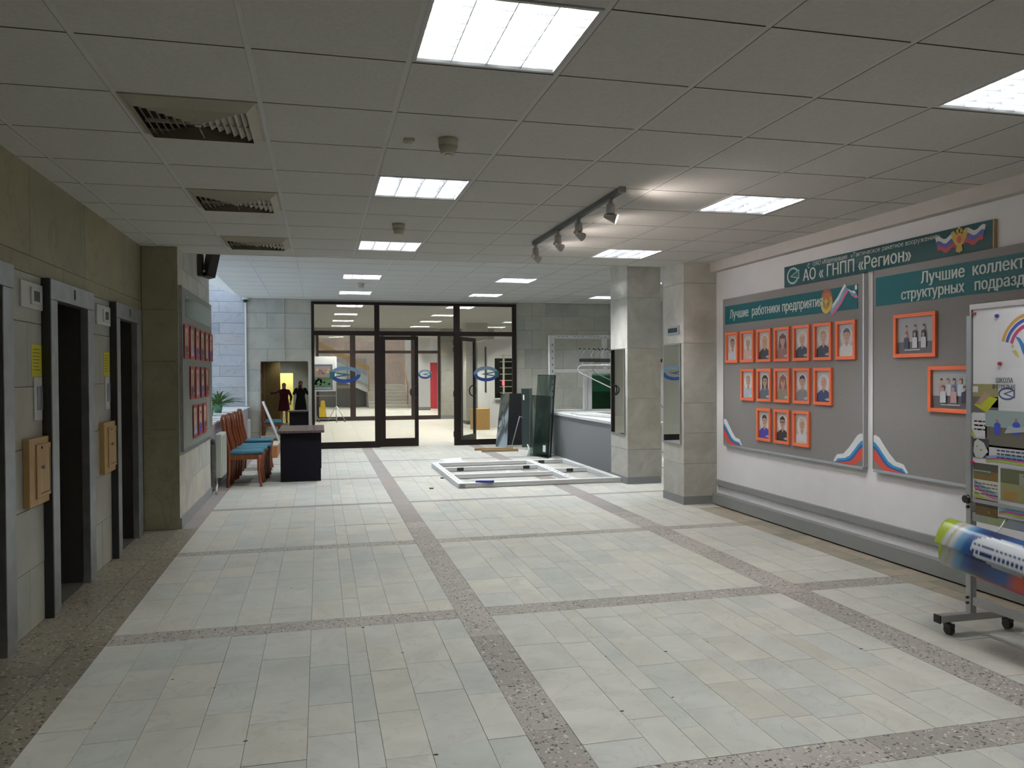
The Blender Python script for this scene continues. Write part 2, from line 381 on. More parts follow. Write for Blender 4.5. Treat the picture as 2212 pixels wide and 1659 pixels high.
tiles.sort(key=lambda t: (t[3] < 1.9, t[2]))
near = [t for t in tiles if t[3] >= 1.9][:300]; rest = [t for t in tiles if t not in near]
for x0, x1, y0, y1, m in near: piece('tile', m, floor, x0+G, x1-G, y0+G, y1-G, -.02, R.uniform(-.0006, .0006))
for m, nm in ((M_floor, 'far_tiles'), (M_tan, 'far_tan_tiles')):
    bm = bmesh.new(); k = 0
    for x0, x1, y0, y1, mm in rest:
        if mm is m: bx(bm, x0+G, x1-G, y0+G, y1-G, -.02, R.uniform(-.0006, .0006)); k += 1
    if k: obj(nm, bm, m, floor, kind='stuff')
    else: bm.free()
# terrazzo strips, laid in blocks
ter = []
for i, (a, b) in enumerate(ystr):
    if i in strips:
        for x0, x1 in ((-1.14, .80), (.99, 2.95), (3.17, 3.95 if a < 8 else 4.3)):
            xs = splits(x0, x1, .55 if a < 7 else .8, .2)
            for p, q in zip(xs, xs[1:]): ter.append((p, q, a, b, M_terr if a < 7 else M_strip))
        if a < 8: ter.append((3.95, 4.25, a, b, M_tan))
for x0, x1 in ((.80, .99), (2.95, 3.17)):
    for a, b, m in ((-2.6, 7.0, M_terr), (7.0, 7.8, M_terr), (7.8, YF, M_strip)):
        ys = splits(a, b, .62, .2)
        for p, q in zip(ys, ys[1:]): ter.append((x0, x1, p, q, m))
for x0, x1 in ((-1.62, -1.335), (-1.325, -1.14)):
    ys = splits(-2.6, 8.03, .62 if x0 < -1.5 else .68, .15)
    for p, q in zip(ys, ys[1:]): ter.append((x0, x1, p, q, M_terd))
ys = splits(8.03, YF, .8, .2)
for p, q in zip(ys, ys[1:]): ter.append((-1.31, -1.14, p, q, M_strip))
for x0, x1, y0, y1, m in ter: piece('terrazzo_block' if m in (M_terr, M_terd) else 'stone_block', m, floor, x0+G, x1-G, y0+G, y1-G, -.02, -.0002)

bm = bmesh.new()
for x0, x1 in ((.15, .78), (1.05, 1.75), (-.45, -.2)):
    x = x0; y = 7.80+R.uniform(-.01, .01)
    while x < x1:
        x2 = x+R.uniform(.04, .09); y2 = 7.80+R.uniform(-.016, .016); ww = R.uniform(.002, .006)
        bm.faces.new([bm.verts.new(v) for v in ((x, y-ww, .0009), (x2, y2-ww, .0009), (x2, y2+ww, .0009), (x, y+ww, .0009))]); x, y = x2, y2
for x, y in ((-.93, 3.63), (-.70, 4.06), (-.49, 3.90), (.41, 4.15), (.23, 4.62), (1.42, 3.83), (1.53, 3.27), (1.255, 3.19), (1.75, 3.82), (2.76, 3.6), (-.3, 3.3), (.42, 3.0), (1.9, 5.4), (1.3, 6.1), (-.2, 5.6), (2.03, 3.9)):
    r = R.uniform(.004, .010); bm.faces.new([bm.verts.new((x+r*math.cos(k*PI/3+R.uniform(-.3, .3))*1.5, y+r*math.sin(k*PI/3), .0009)) for k in range(6)])
obj('chips_and_cracks', bm, flat('chip_dark', (.05, .045, .04), .9), floor, kind='stuff')

# ================================================================ CEILINGS
def lampcell(x, y, cells): return any(abs(x-a) < .05 and abs(y-b) < .05 for a, b in cells)
def make_ceiling(name, x0, y0, nx, ny, z, xmin, xmax, ymin, ymax, holes, stuff=False):
    c = struct(name, B(xmin, xmax, ymin, ymax, z+.16, z+.20), M_plas)
    bm = bmesh.new()
    for i in range(nx):
        for j in range(ny):
            a, b = x0+.6*i, y0+.6*j
            if lampcell(a, b, holes): continue
            p, q, r, s = max(a+.012, xmin), min(a+.588, xmax), max(b+.0045, ymin), min(b+.5955, ymax)
            if q-p < .03 or s-r < .03: continue
            if stuff: bx(bm, p, q, r, s, z, z+.015)
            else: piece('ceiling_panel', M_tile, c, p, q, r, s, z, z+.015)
    if stuff: obj('ceiling_panels', bm, flat('lobby_ceiling', (.92, .91, .86), .9), c, kind='stuff')
    else: bm.free()
    for i in range(nx+1):
        a = x0+.6*i
        if xmin-.02 < a < xmax+.02: piece('ceiling_rail', M_rail, c, max(a-.012, xmin), min(a+.012, xmax), ymin, ymax, z+.0025, z+.035)
    for j in range(ny+1):
        b = y0+.6*j
        if ymin-.02 < b < ymax+.02: piece('ceiling_rail', M_rail, c, xmin, xmax, max(b-.012, ymin), min(b+.012, ymax), z+.009, z+.03)
    return c
X1, Y1 = .349, 3.107; X2, Y2 = -.867, 10.714
L1 = [(X1, Y1-.6+2.4*k) for k in (0, 1, 2)]+[(X1+2.4, Y1-.6+2.4*k) for k in (0, 1, 2)]
L1_added = [(X1-1.2, Y1-5.4)]  # added lamp, out of view, brightens the people reflected in the wall mirror
V1 = [(X1-1.2, Y1+.6+1.8*k) for k in (0, 1, 2)]
L2 = [(X2+1.2+2.4*i, Y2+1.2+2.4*k) for i in (0, 1, 2) for k in (0, 1)]
L2b = [(X2+1.2+2.4*i, Y2-1.2) for i in (0, 1, 2)]
ceil1 = make_ceiling('ceiling', X1-2.4, Y1-6.0, 12, 25, H1, XL, 4.22, -2.6, YE, L1+L1_added+V1)
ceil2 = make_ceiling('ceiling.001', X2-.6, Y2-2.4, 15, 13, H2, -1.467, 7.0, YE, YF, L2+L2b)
L3 = [(X2+1.2+2.4*i, 16.4+.714+2.4*k) for i in (0, 1, 2) for k in range(-0, 7)]
ceil3 = make_ceiling('ceiling.002', X2-.6, 16.514, 15, 28, H2, -1.5, 7.0, YF+.1, 32.6, [(a, b) for a, b in L3], stuff=True)
# soffit step between the two ceilings and the plaster box along the right wall
struct('trim_1', B(-1.62, 4.22, YE, YE+.04, H1, H2+.16), M_plas)
struct('trim_2', B(4.22, XR+.02, 8.03, -2.6, H1-.105, H1+.2), M_plas)
# ceiling sloping up over the window bay
bm = bmesh.new(); c4 = struct('ceiling.003', bm, M_plas)
for j in range(10):
    y0 = Y2-.6+.6*j
    if y0+.6 > YF+.02: break
    for k in range(1):
        bm = bmesh.new(); xa, xb = -1.467, -2.2; za, zb = H2, H2+.30
        prism(bm, [(xa, y0+.009, za), (xb, y0+.009, zb), (xb, y0+.009, zb+.015), (xa, y0+.009, za+.015)], (0, min(.582, YF-y0-.012), 0))
        obj('ceiling_panel', bm, M_tile, c4)

# ================================================================ WALLS
def slabwall(parent, axis, at, th, u0, u1, zs, step, m, off=0, gap=.002, name='slab'):
    """stone slabs on a wall; axis 'x' = wall plane x=at (slabs run along y), 'y' = plane y=at. th signed thickness into the room"""
    for r, (z0, z1) in enumerate(zip(zs, zs[1:])):
        us = [u0]; p = u0+step*(1 if (r+off) % 2 else .55)
        while p < u1-step*.3: us.append(p); p += step
        us.append(u1)
        for a, b in zip(us, us[1:]):
            t = th+R.uniform(-.0012, .0012)
            if axis == 'x': piece(name, m, parent, min(at, at+t), max(at, at+t), a+gap, b-gap, z0+gap, z1-gap)
            else: piece(name, m, parent, a+gap, b-gap, min(at, at+t), max(at, at+t), z0+gap, z1-gap)
zE = [0, .35, .70, 1.05, 1.40, 1.77, 2.05]
wl = struct('wall_left', B(XL-.9, XL-.72, -2.6, 8.03, 0, H2+.2), M_grout)
# piers between the lifts are solid blocks faced with slabs
for a, b in ((-2.6, 3.80), (4.71, 5.31), (6.25, 6.90), (7.80, 8.03)):
    obj('pier', B(XL-.72, XL-.02, a, b, 0, 2.05), M_grout, wl)
    slabwall(wl, 'x', XL-.02, .02, a, b, zE, .60, M_wall)
obj('pier', B(XL-.72, XL-.02, -2.6, 8.03, 2.05, H1+.15), M_grout, wl)
slabwall(wl, 'x', XL-.02, .02, -2.6, 8.03, [2.05, 2.155, H1+.1], 1.1, M_wallg)
pil = struct('wall_left.001', B(-2.3, -1.32, 8.05, 10.22, 0, H2+.4), M_grout)
slabwall(pil, 'y', 8.05, -.02, XL+.002, -1.30, [0, .95, 1.593, 2.08, H1-.002], 1, M_wallg)
slabwall(pil, 'x', -1.32, .02, 8.032, 10.22, [.10, .40, .70, 1.05, 1.55, 2.05, 2.5, H2-.002], .62, M_pil)
struct('baseboard_left', B(-1.30, -1.285, 8.04, 10.22, 0, .10), M_greyrail)
# back wall: glazed partition in the middle, stone at both sides
zF = [0, .35, .75, 1.15, 1.565, 1.965, 2.37, 2.66, H2-.002]
wb = struct('wall_back', B(-1.40, -.17, YF+.02, YF+.3, 0, H2+.2), M_grout)
slabwall(wb, 'y', YF+.02, -.02, -1.38, -.155, zF, .72, M_wall)
wb2 = struct('wall_back.001', B(-2.25, -1.40, YF+.03, YF+.3, 0, 3.6), M_grout)
slabwall(wb2, 'y', YF+.03, -.02, -2.2, -1.40, [0]+[.41+.205*k for k in range(15)], .62, M_wallb)
wb3 = struct('wall_back.002', B(3.98, 7.0, YF+.04, YF+.3, 0, H2+.2), M_grout)
slabwall(wb3, 'y', YF+.04, -.035, 3.985, 4.62, zF, .34, M_wall)
slabwall(wb3, 'y', YF+.04, -.02, 4.62, 7.0, zF, .7, M_wall)
struct('wall_back.003', B(-.17, 3.98, YF+.02, YF+.12, 2.89, H2+.2), M_plas)
# right wall with boards
wr = struct('wall_right', B(XR, XR+.15, -2.6, 8.03, 0, H1+.2), M_whitew)
struct('baseboard_right', B(XR, 4.225, -2.6, 8.0, 0.012, .125, bev=.004), M_greyrail)
struct('trim_3', B(XR, 4.272, -2.6, 8.0, .212, .274, bev=.003), M_greyrail)
struct('wall_right.001', B(XR+.15, 7.0, 8.4, 8.56, 0, H2+.2), M_plas)
struct('wall_right.002', B(7.0, 7.15, 8.4, YF+.3, 0, H2+.2), M_plas)
# pillars
def pillar(x0, x1, y0, y1, zs, zt, label):
    p = struct('pillar', B(x0+.02, x1-.02, y0+.02, y1-.02, 0, zt), M_grout)
    p['label'] = label
    for z0, z1 in zip(zs, zs[1:]):
        g = .0015
        piece('slab', M_pil, p, x0, x1, y0, y0+.02, z0+g, z1-g); piece('slab', M_pil, p, x0, x1, y1-.02, y1, z0+g, z1-g)
        piece('slab', M_pil, p, x0, x0+.02, y0+.0205, y1-.0205, z0+g, z1-g); piece('slab', M_pil, p, x1-.02, x1, y0+.0205, y1-.0205, z0+g, z1-g)
    obj('plinth', B(x0-.006, x1+.002, y0-.006, y1+.006, 0, .09, bev=.002), M_greyrail, p)
    return p
pillar(3.90, 4.31, 8.03, 8.56, [.09, .452, .792, 1.126, 1.789, 2.452, H2-.003], H2-.002, 'square stone pillar touching the right wall')
pillar(3.92, 4.39, 9.72, 10.33, [.09, .453, 1.124, 1.787, 2.456, H2-.003], H2-.002, 'square stone pillar behind the one touching the right wall')
# window bay on the left
wz = struct('wall_window', B(-2.32, -2.2, 10.22, YF+.03, 0, .90), M_plas)
struct('wall_window.001', B(-2.32, -2.2, 10.22, YF+.03, 3.2, 3.6), M_plas)
win = struct('window_1', B(-2.27, -2.2, 10.22, 10.30, .90, 3.2), M_white)
for y in (11.7, 13.15, 14.6, 15.93): obj('window_post', B(-2.27, -2.21, y-.04, y+.04, .9, 3.2), M_white, win)
obj('window_rail', B(-2.27, -2.21, 10.22, YF, .90, .97), M_white, win); obj('window_rail', B(-2.27, -2.21, 10.22, YF, 2.45, 2.52), M_white, win)
for a, b in ((10.3, 11.66), (11.74, 13.11), (13.19, 14.56), (14.64, 15.89)): obj('pane', B(-2.245, -2.24, a, b, .97, 3.2), M_glass, win)
struct('ground', B(-60, -2.4, -30, 60, -4.2, -4.0), flat('outside_ground', (.5, .52, .54), .9))
# ledge under the windows
sill = thing('window_ledge', 'long boxed ledge with white top boards running under the left windows', 'ledge', (-1.75, 13.1, 0))
obj('front_panel', B(-1.335, -1.32, 10.22, 15.5, .28, .83), flat('ledge_panel', (.30, .27, .31), .6), sill)
obj('body', B(-2.19, -1.34, 10.23, 15.99, .0, .82), M_greyrail, sill)
y = 10.24
while y < 15.9:
    y2 = min(y+.40, 15.95); obj('top_board', B(-2.17, -1.312, y, y2, .835, .857, bev=.003), M_white, sill); y = y2+.13
obj('cabinet_end', B(-1.335, -1.30, 15.5, 15.95, .17, .62, bev=.004), M_white, sill)
# lift landings
for k, (a, b) in enumerate(((3.80, 4.71), (5.31, 6.25), (6.90, 7.80))):
    lab = ['brushed steel lift doorway cut off by the left edge of the photo', 'brushed steel lift doorway with dark doors, nearer of the two in full view', 'brushed steel lift doorway with dark doors, farther one beside the stone pilaster'][k]
    e = thing('door_%d' % (k+3), lab, 'elevator', (XL, (a+b)/2, 0), group='lift doorways'); e['kind'] = 'structure'
    obj('header', B(XL-.03, XL+.045, a-.015, b+.015, 1.93, 2.055, bev=.006), M_steel, e)
    for s, (p, q) in enumerate(((a-.015, a+.15), (b-.125, b+.015))): obj('jamb', B(XL-.015, XL+.038, p, q, 0, 1.928, bev=.004), M_steel, e)
    obj('edge_strip', B(XL-.05, XL+.05, a-.035, a-.016, 0, 2.05), M_black, e, label='black side edge')
    mid = (a+.15+b-.125)/2
    for p, q in ((a+.152, mid-.002), (mid+.002, b-.127)): obj('door_leaf', B(XL-.35, XL-.33, p, q, .006, 1.96), M_dark, e)
    M_rev = flat('door_reveal', (.042, .037, .031), .55, spec=.2)
    obj('reveal', B(XL-.33, XL-.016, a+.128, a+.149, .005, 1.96), M_rev, e, label='dark brown reveal'); obj('reveal', B(XL-.33, XL-.016, b-.124, b-.103, .005, 1.96), M_rev, e, label='dark brown reveal')
    obj('reveal', B(XL-.33, XL-.031, a+.15, b-.125, 1.961, 1.98), M_rev, e, label='dark brown reveal')
    obj('sill_plate', B(XL-.35, XL-.002, a+.15, b-.125, -.003, .004), flat('sill_dark', (.10, .095, .08), .5), e)
    obj('indicator_slot', B(XL+.045, XL+.048, mid-.012, mid+.012, 1.965, 2.03), M_black, e)
def liftpanel(y0, y1, yy, wy, desc):
    t = thing('lift_display', 'square white floor display panel '+desc, 'display', (XL, (y0+y1)/2, 1.85), group='lift floor displays')
    obj('plate', B(XL, XL+.012, y0, y1, 1.85, 2.0, bev=.003), M_white, t); m = (y0+y1)/2+.04
    obj('bezel', B(XL+.012, XL+.022, m-.075, m+.085, 1.875, 1.975, bev=.003), M_white, t)
    obj('screen', B(XL+.022, XL+.024, m-.04, m+.05, 1.895, 1.955), M_black, t)
    t = thing('paper_notice', 'yellow printed paper notice stuck on the marble '+desc, 'notice', (XL, yy, 1.46), group='yellow notices')
    obj('sheet', B(XL, XL+.002, yy, yy+.17, 1.46, 1.645), M_yellow, t)
    a = Art((XL+.0022, yy, 1.46), (0, 1, 0), (0, 0, 1))
    for i in range(7): a.rect(.02, .155-.02*i, R.uniform(.11, .15), .160-.02*i, (.12, .11, .02), up=False)
    a.done('printed_lines', t)
    t = thing('call_panel', 'narrow steel call button plate under the yellow notice '+desc, 'button panel', (XL, yy+.05, 1.22), group='call button plates')
    obj('plate', B(XL, XL+.006, yy+.03, yy+.16, 1.20, 1.455, bev=.002), M_white, t)
    obj('button_strip', B(XL+.006, XL+.014, yy+.07, yy+.15, 1.26, 1.40, bev=.002), M_steel, t)
    t = thing('hatch_box', 'pine wood hatch box with a small chrome knob '+desc, 'hatch', (XL, wy, .70), group='pine hatch boxes')
    obj('box', B(XL, XL+.035, wy-.04, wy+.29, .715, 1.105, bev=.004), M_pine, t)
    d = obj('door', B(XL+.035, XL+.043, wy+.06, wy+.30, .755, 1.065, bev=.002), M_pine, t)
    bm = bmesh.new(); bx(bm, XL+.043, XL+.0445, wy+.275, wy+.281, .775, 1.035); bx(bm, XL+.043, XL+.0445, wy+.12, wy+.281, .775, .781); obj('groove', bm, M_black, t)
    bm = bmesh.new(); cyl(bm, (XL+.043, wy+.15, .93), (XL+.062, wy+.15, .93), .009); obj('knob', bm, M_steel, t)
    bm = bmesh.new(); cyl(bm, (XL+.043, wy+.14, 1.045), (XL+.046, wy+.14, 1.045), .008); obj('keyhole', bm, M_black, t)
liftpanel(4.92, 5.27, 5.10, 4.98, 'beside the nearer full lift doorway')
liftpanel(6.46, 6.85, 6.67, 6.57, 'between the two full lift doorways')

# ================================================================ CEILING LAMPS, VENTS
def lamp_proto():
    t = thing('ceiling_light', 'x', 'ceiling light', (0, 0, 0))
    bm = bmesh.new(); t1 = .3-.012
    bx(bm, -t1, t1, -t1, t1, .10, .105)
    for s in (-1, 1): bx(bm, s*t1, s*(t1-.004), -t1, t1, 0, .10); bx(bm, -t1, t1, s*t1, s*(t1-.004), 0, .10)
    obj('housing', bm, M_refl, t)
    for k in range(4):
        x = -.21+.14*k; bm = bmesh.new(); cyl(bm, (x, -.27, .078), (x, .27, .078), .013, n=8); obj('tube', bm, M_lamp, t)
    bm = bmesh.new()
    for k in range(5):
        x = -.28+.14*k; ww = .008
        prism(bm, [(x-ww, -.284, .052), (x+ww, -.284, .052), (x+.002, -.284, .004), (x-.002, -.284, .004)], (0, .568, 0))
    for k in range(9):
        y = -.264+.066*k; prism(bm, [(-.28, y-.004, .050), (-.28, y+.004, .050), (-.28, y+.0015, .006), (-.28, y-.0015, .006)], (.56, 0, 0))
    obj('louver', bm, M_louv, t)
    bm = bmesh.new()
    for s in (-1, 1): bx(bm, s*.291, s*.276, -.291, .291, -.001, .012); bx(bm, -.276, .276, s*.291, s*.276, -.001, .012)
    obj('rim', bm, M_white, t)
    return t
LP = lamp_proto(); first = True
LOBTUBE = {}
def mk_lob(d, lob):
    c = d.copy(); c.materials.clear(); c.materials.append(flat('lobby_tube' if lob else 'rear_tube', (1, 1, 1), .5, emit=(1.0, .98, .90) if lob else (.95, .98, 1.0), es=LAMP_E*(3.1 if lob else 2.25))); LOBTUBE[(d.name, lob)] = c; return c
def place_lamp(x, y, z, label, group):
    global first
    if first: o = LP; first = False
    else: o = dup(LP)
    if z > H1:
        for ch in o.children:
            if ch.name.startswith('tube'): lob = y > YF; ch.data = LOBTUBE[(ch.data.name, lob)] if (ch.data.name, lob) in LOBTUBE else mk_lob(ch.data, lob)
    o.location = (x+.3, y+.3, z); o['label'] = label; o['group'] = group
rows1 = ['nearest', 'second', 'third']
for i, (x, y) in enumerate(L1_added):
    place_lamp(x, y, H1, 'added unseen square louvred ceiling light behind the camera, lighting the mirrored people', 'added lights behind the camera')
for i, (x, y) in enumerate(L1):
    side = 'in the middle column' if i < 3 else 'in the column by the right wall'
    place_lamp(x, y, H1, 'square louvred light of the low front ceiling, %s %s' % (rows1[i % 3], side), 'louvred lights in the front ceiling')
for i, (x, y) in enumerate(L2+L2b):
    cn = ['left', 'middle', 'right'][i//2 if i < 6 else i-6]
    rn = (['front', 'back'][i % 2] if i < 6 else 'hidden first')
    place_lamp(x, y, H2, 'square louvred light of the higher rear ceiling, %s column, %s row' % (cn, rn), 'louvred lights in the rear ceiling')
for i, (x, y) in enumerate(L3):
    cn = ['left', 'middle', 'right'][i//7]; rn = ['first', 'second', 'third', 'fourth', 'fifth', 'sixth', 'seventh'][i % 7]
    place_lamp(x, y, H2, 'lobby ceiling light seen through the glass, %s column, %s row' % (cn, rn), 'louvred lights in the lobby ceiling')
def vent(x, y, label):
    t = thing('air_vent', label, 'air vent', (x+.3, y+.3, H1), group='ceiling air vents')
    def ringm(a, b, z0, z1):   # square funnel ring between half sizes
        bm = bmesh.new()
        A = [(-a, -a, z0), (a, -a, z0), (a, a, z0), (-a, a, z0)]; Q = [(-b, -b, z1), (b, -b, z1), (b, b, z1), (-b, b, z1)]
        va = [bm.verts.new(p) for p in A]; vb = [bm.verts.new(p) for p in Q]
        for k in range(4): bm.faces.new((va[k], va[(k+1) % 4], vb[(k+1) % 4], vb[k]))
        return bm
    bm = bmesh.new()
    for s in (-1, 1): bx(bm, s*.291, s*.278, -.291, .291, -.003, .012); bx(bm, -.278, .278, s*.291, s*.278, -.003, .012)
    obj('frame', bm, M_vent, t, local=True)
    obj('collar', ringm(.278, .236, -.002, -.036), M_vent, t, local=True)
    for k in range(7):
        a = .232-.031*k; obj('louver_blade', ringm(a, a-.022, -.012, -.034), M_vent, t, local=True)
    bm = bmesh.new(); bx(bm, -.014, .014, -.014, .014, -.036, -.02); obj('hub', bm, M_vent, t, local=True)
    bm = bmesh.new(); bx(bm, -.27, .27, -.27, .27, .02, .024); obj('duct_plate', bm, M_black, t, local=True)
    bm = bmesh.new(); bx(bm, -.003, .003, -.23, .23, -.030, -.012); bx(bm, -.23, .23, -.003, .003, -.030, -.012); obj('spoke', bm, M_vent, t, local=True)
for (x, y), l in zip(V1, ('largest in view, nearest the camera', 'middle of the row of three', 'farthest of the row of three')):
    vent(x, y, 'square cream louvred air vent in the ceiling, '+l)
def detector(x, y, z, label, s=1.0):
    t = thing('smoke_detector', label, 'smoke detector', (x, y, z-.085*s))
    bm = bmesh.new(); cyl(bm, (x, y, z), (x, y, z-.040*s), .052*s, .050*s, n=24); obj('base', bm, M_cream, t)
    bm = bmesh.new(); cyl(bm, (x, y, z-.041*s), (x, y, z-.080*s), .049*s, .036*s, n=24); obj('head', bm, M_cream, t)
    bm = bmesh.new(); cyl(bm, (x, y, z-.080*s), (x, y, z-.085*s), .018*s, n=16); obj('sensor_cap', bm, M_white, t)
detector(.655, 4.07, H1, 'round cream smoke detector on the ceiling, nearest and largest')
detector(.63, 6.45, H1, 'small round smoke detector just before the third middle ceiling light')
detector(.66, 13.0, H2, 'tiny smoke detector behind the first light of the rear ceiling')
t = thing('ceiling_sensor', 'small square cream sensor box left of the large smoke detector', 'sensor', (.457, 4.11, H1-.02))
obj('body', B(.43, .485, 4.09, 4.14, H1-.018, H1, bev=.003), M_cream, t); bm = bmesh.new(); cyl(bm, (.457, 4.115, H1-.018), (.457, 4.115, H1-.026), .016); obj('lens', bm, M_white, t)

# ---- track light
t = thing('track_light', 'dark grey ceiling track carrying four white spotlights', 'track light', (1.93, 5.95, H1-.04))
obj('track', B(1.912, 1.948, 4.88, 7.06, H1-.034, H1-.0005), flat('track_grey', (.10, .105, .10), .5), t)
obj('end_cap', B(1.908, 1.952, 4.855, 4.885, H1-.036, H1-.0005), M_greyrail, t)
obj('slot', B(1.922, 1.938, 4.90, 7.04, H1-.036, H1-.0338), M_black, t)
M_spot = flat('spot_white', (.52, .50, .48), .4)
for i, (y, tz) in enumerate(((5.08, .3), (5.76, .5), (6.30, .55), (7.0, .6))):
    z = H1-.034; x = 1.93
    bm = bmesh.new(); cyl(bm, (x, y, z), (x, y, z-.035), .016, n=12); cyl(bm, (x, y, z-.035), (x, y, z-.10), .028, .030, n=16)
    s = obj('spot_body', bm, M_spot, t)
    d = Vector((.85, -.42, -.32) if i == 0 else (.85, .30, -.38)).normalized(); c = Vector((x+.004, y, z-.125))
    bm = bmesh.new(); cyl(bm, c-d*.035, c+d*.04, .018, .034, n=18, cap=False); cyl(bm, c-d*.05, c-d*.035, .012, .018, n=12); obj('spot_head', bm, M_spot, s)
    bm = bmesh.new(); cyl(bm, c+d*.034, c+d*.037, .031, n=18)
    obj('bulb', bm, flat('spot_bulb', (1, 1, 1), .5, emit=(1.0, .82, .70), es=40), s)
    sl = bpy.data.lights.new('spot_lamp', 'SPOT'); sl.energy = 15; sl.color = (1.0, .86, .80); sl.spot_size = math.radians(150); sl.spot_blend = 1.0; sl.shadow_soft_size = .03
    lo = bpy.data.objects.new('spot_lamp', sl); COL.objects.link(lo); pc = c+d*.05; zq = -d; xq = zq.cross(Vector((0, 0, 1))).normalized(); yq = zq.cross(xq)
    lo.matrix_world = Matrix(((xq.x, yq.x, zq.x, pc.x), (xq.y, yq.y, zq.y, pc.y), (xq.z, yq.z, zq.z, pc.z), (0, 0, 0, 1)))

# ================================================================ RIGHT WALL: boards
UX, UY = (0, -1, 0), (0, 0, 1)
XB = 4.262
def wall_board(y0, y1, z0, z1, label):
    t = thing('honor_board', label, 'notice board', (XR-.02, (y0+y1)/2, z0), group='grey honour boards on the right wall')
    obj('panel', B(XB, XR-.001, y0, y1, z0, z1), M_board, t)
    obj('edge_profile', B(XB-.006, XR-.001, y0, y1, z0-.022, z0, bev=.003), M_alu, t); obj('edge_profile', B(XB-.004, XR-.001, y0-.012, y0, z0, z1), M_alu, t)
    obj('edge_profile', B(XB-.004, XR-.001, y1, y1+.008, z0, z1), M_greyrail, t)
    return t
def ribbon(parent, ye, z0, side, flip):
    """white-blue-red ribbon rising in the lower corner: side=-1 rises towards +u edge"""
    a = Art((XB-.0004, ye, z0), UX, UY)
    s = side
    def sc_(p): return (s*p[0]*.76, p[1]*.75)
    T = [(.50, .015), (.44, .09), (.40, .10), (.33, .11), (.24, .18), (.16, .26), (.09, .335), (.03, .36), (0, .35)]
    W = [(.475, .005), (.42, .05), (.37, .055), (.30, .065), (.22, .10), (.15, .165), (.08, .235), (.03, .275), (0, .285)]
    Bl = [(.44, .001), (.38, .012), (.32, .02), (.26, .03), (.20, .045), (.14, .09), (.08, .155), (.03, .20), (0, .21)]
    Bm = [(.46, .002), (.40, .03), (.34, .035), (.28, .045), (.21, .07), (.145, .125), (.08, .19), (.03, .235), (0, .245)]
    Rd = [(.36, .0), (.30, .0), (.25, .0), (.22, .0), (.17, .0), (.12, .02), (.08, .04), (.03, .075), (0, .10)]
    if s > 0: T, W, Bl, Bm, Rd = [[sc_(p) for p in q][::-1] for q in (T, W, Bl, Bm, Rd)]
    else: T, W, Bl, Bm, Rd = [[sc_(p) for p in q] for q in (T, W, Bl, Bm, Rd)]
    a.band(T, W, (.80, .82, .84)); a.band(W, Bm, (.03, .27, .52)); a.band(Bm, Bl, (.02, .09, .33)); a.band(Bl, Rd, (.62, .07, .04))
    return a.done('ribbon_print', parent)
b1 = wall_board(5.535, 7.80, .69, 2.253, 'grey honour board with fifteen portraits under a teal heading, beside the pillar')
b2 = wall_board(2.60, 5.41, .69, 2.258, 'grey honour board with team photos under a two-line teal heading, partly behind the whiteboard')
obj('header_strip', B(XB-.004, XB, 5.60, 7.765, 1.975, 2.172), M_teal, b1); obj('header_strip', B(XB-.004, XB, 2.70, 5.38, 1.975, 2.198), M_teal, b2)
M_let = flat('lettering_white', (.62, .70, .66), .5)
text('Лучшие  работники предприятия', 'lettering', .125, (XB-.006, 7.66, 2.035), UX, UY, M_let, b1, bold=.0034, xs=.80)
text('Лучшие  коллективы', 'lettering', .115, (XB-.006, 4.90, 2.102), UX, UY, M_let, b2, bold=.0036, xs=.92)
text('структурных   подразделений', 'lettering', .108, (XB-.006, 5.10, 2.00), UX, UY, M_let, b2, bold=.0036, xs=.90)
# medal and tricolour ribbon on the first heading
a = Art((XB-.0045, 6.0, 2.07), UX, UY); gold = (.50, .31, .03)
a.oval(0, .025, .078, .085, (.30, .07, .02)); a.oval(0, -.02, .082, .085, gold); a.oval(0, -.01, .058, .062, (.38, .22, .03))
a.oval(0, .045, .05, .035, (.42, .12, .03))
for k in range(9):
    an = -PI*.95+k*PI*.9/8-.0; a.oval(.066*math.cos(an), -.02+.068*math.sin(an), .014, .022, (.60, .42, .06), n=8)
a.oval(0, -.015, .03, .012, (.10, .05, .02)); a.poly([(-.03, -.005), (0, .03), (.03, -.005), (0, -.04)], (.55, .38, .06))
a.done('medal_print', b1)
a = Art((XB-.0045, 6.0, 2.07), UX, UY)
p0 = [(.06, -.105), (.12, -.06), (.18, -.01), (.23, .05), (.27, .09), (.31, .045), (.36, .02), (.395, .02)]
def sh(p, d, e=0): return [(u+e, v+d) for u, v in p]
a.band(sh(p0, .036, -.03), sh(p0, .015, -.012), (.75, .78, .78)); a.band(sh(p0, .015, -.012), sh(p0, -.006, .004), (.10, .33, .50)); a.band(sh(p0, -.006, .004), sh(p0, -.028, .02), (.60, .10, .22))
a.oval(.385, .08, .016, .022, (.7, .75, .75))
a.done('ribbon_print', b1)
ribbon(b1, 5.535, .692, -1, 0); ribbon(b1, 7.80, .692, 1, 0); ribbon(b2, 5.41, .692, 1, 0)
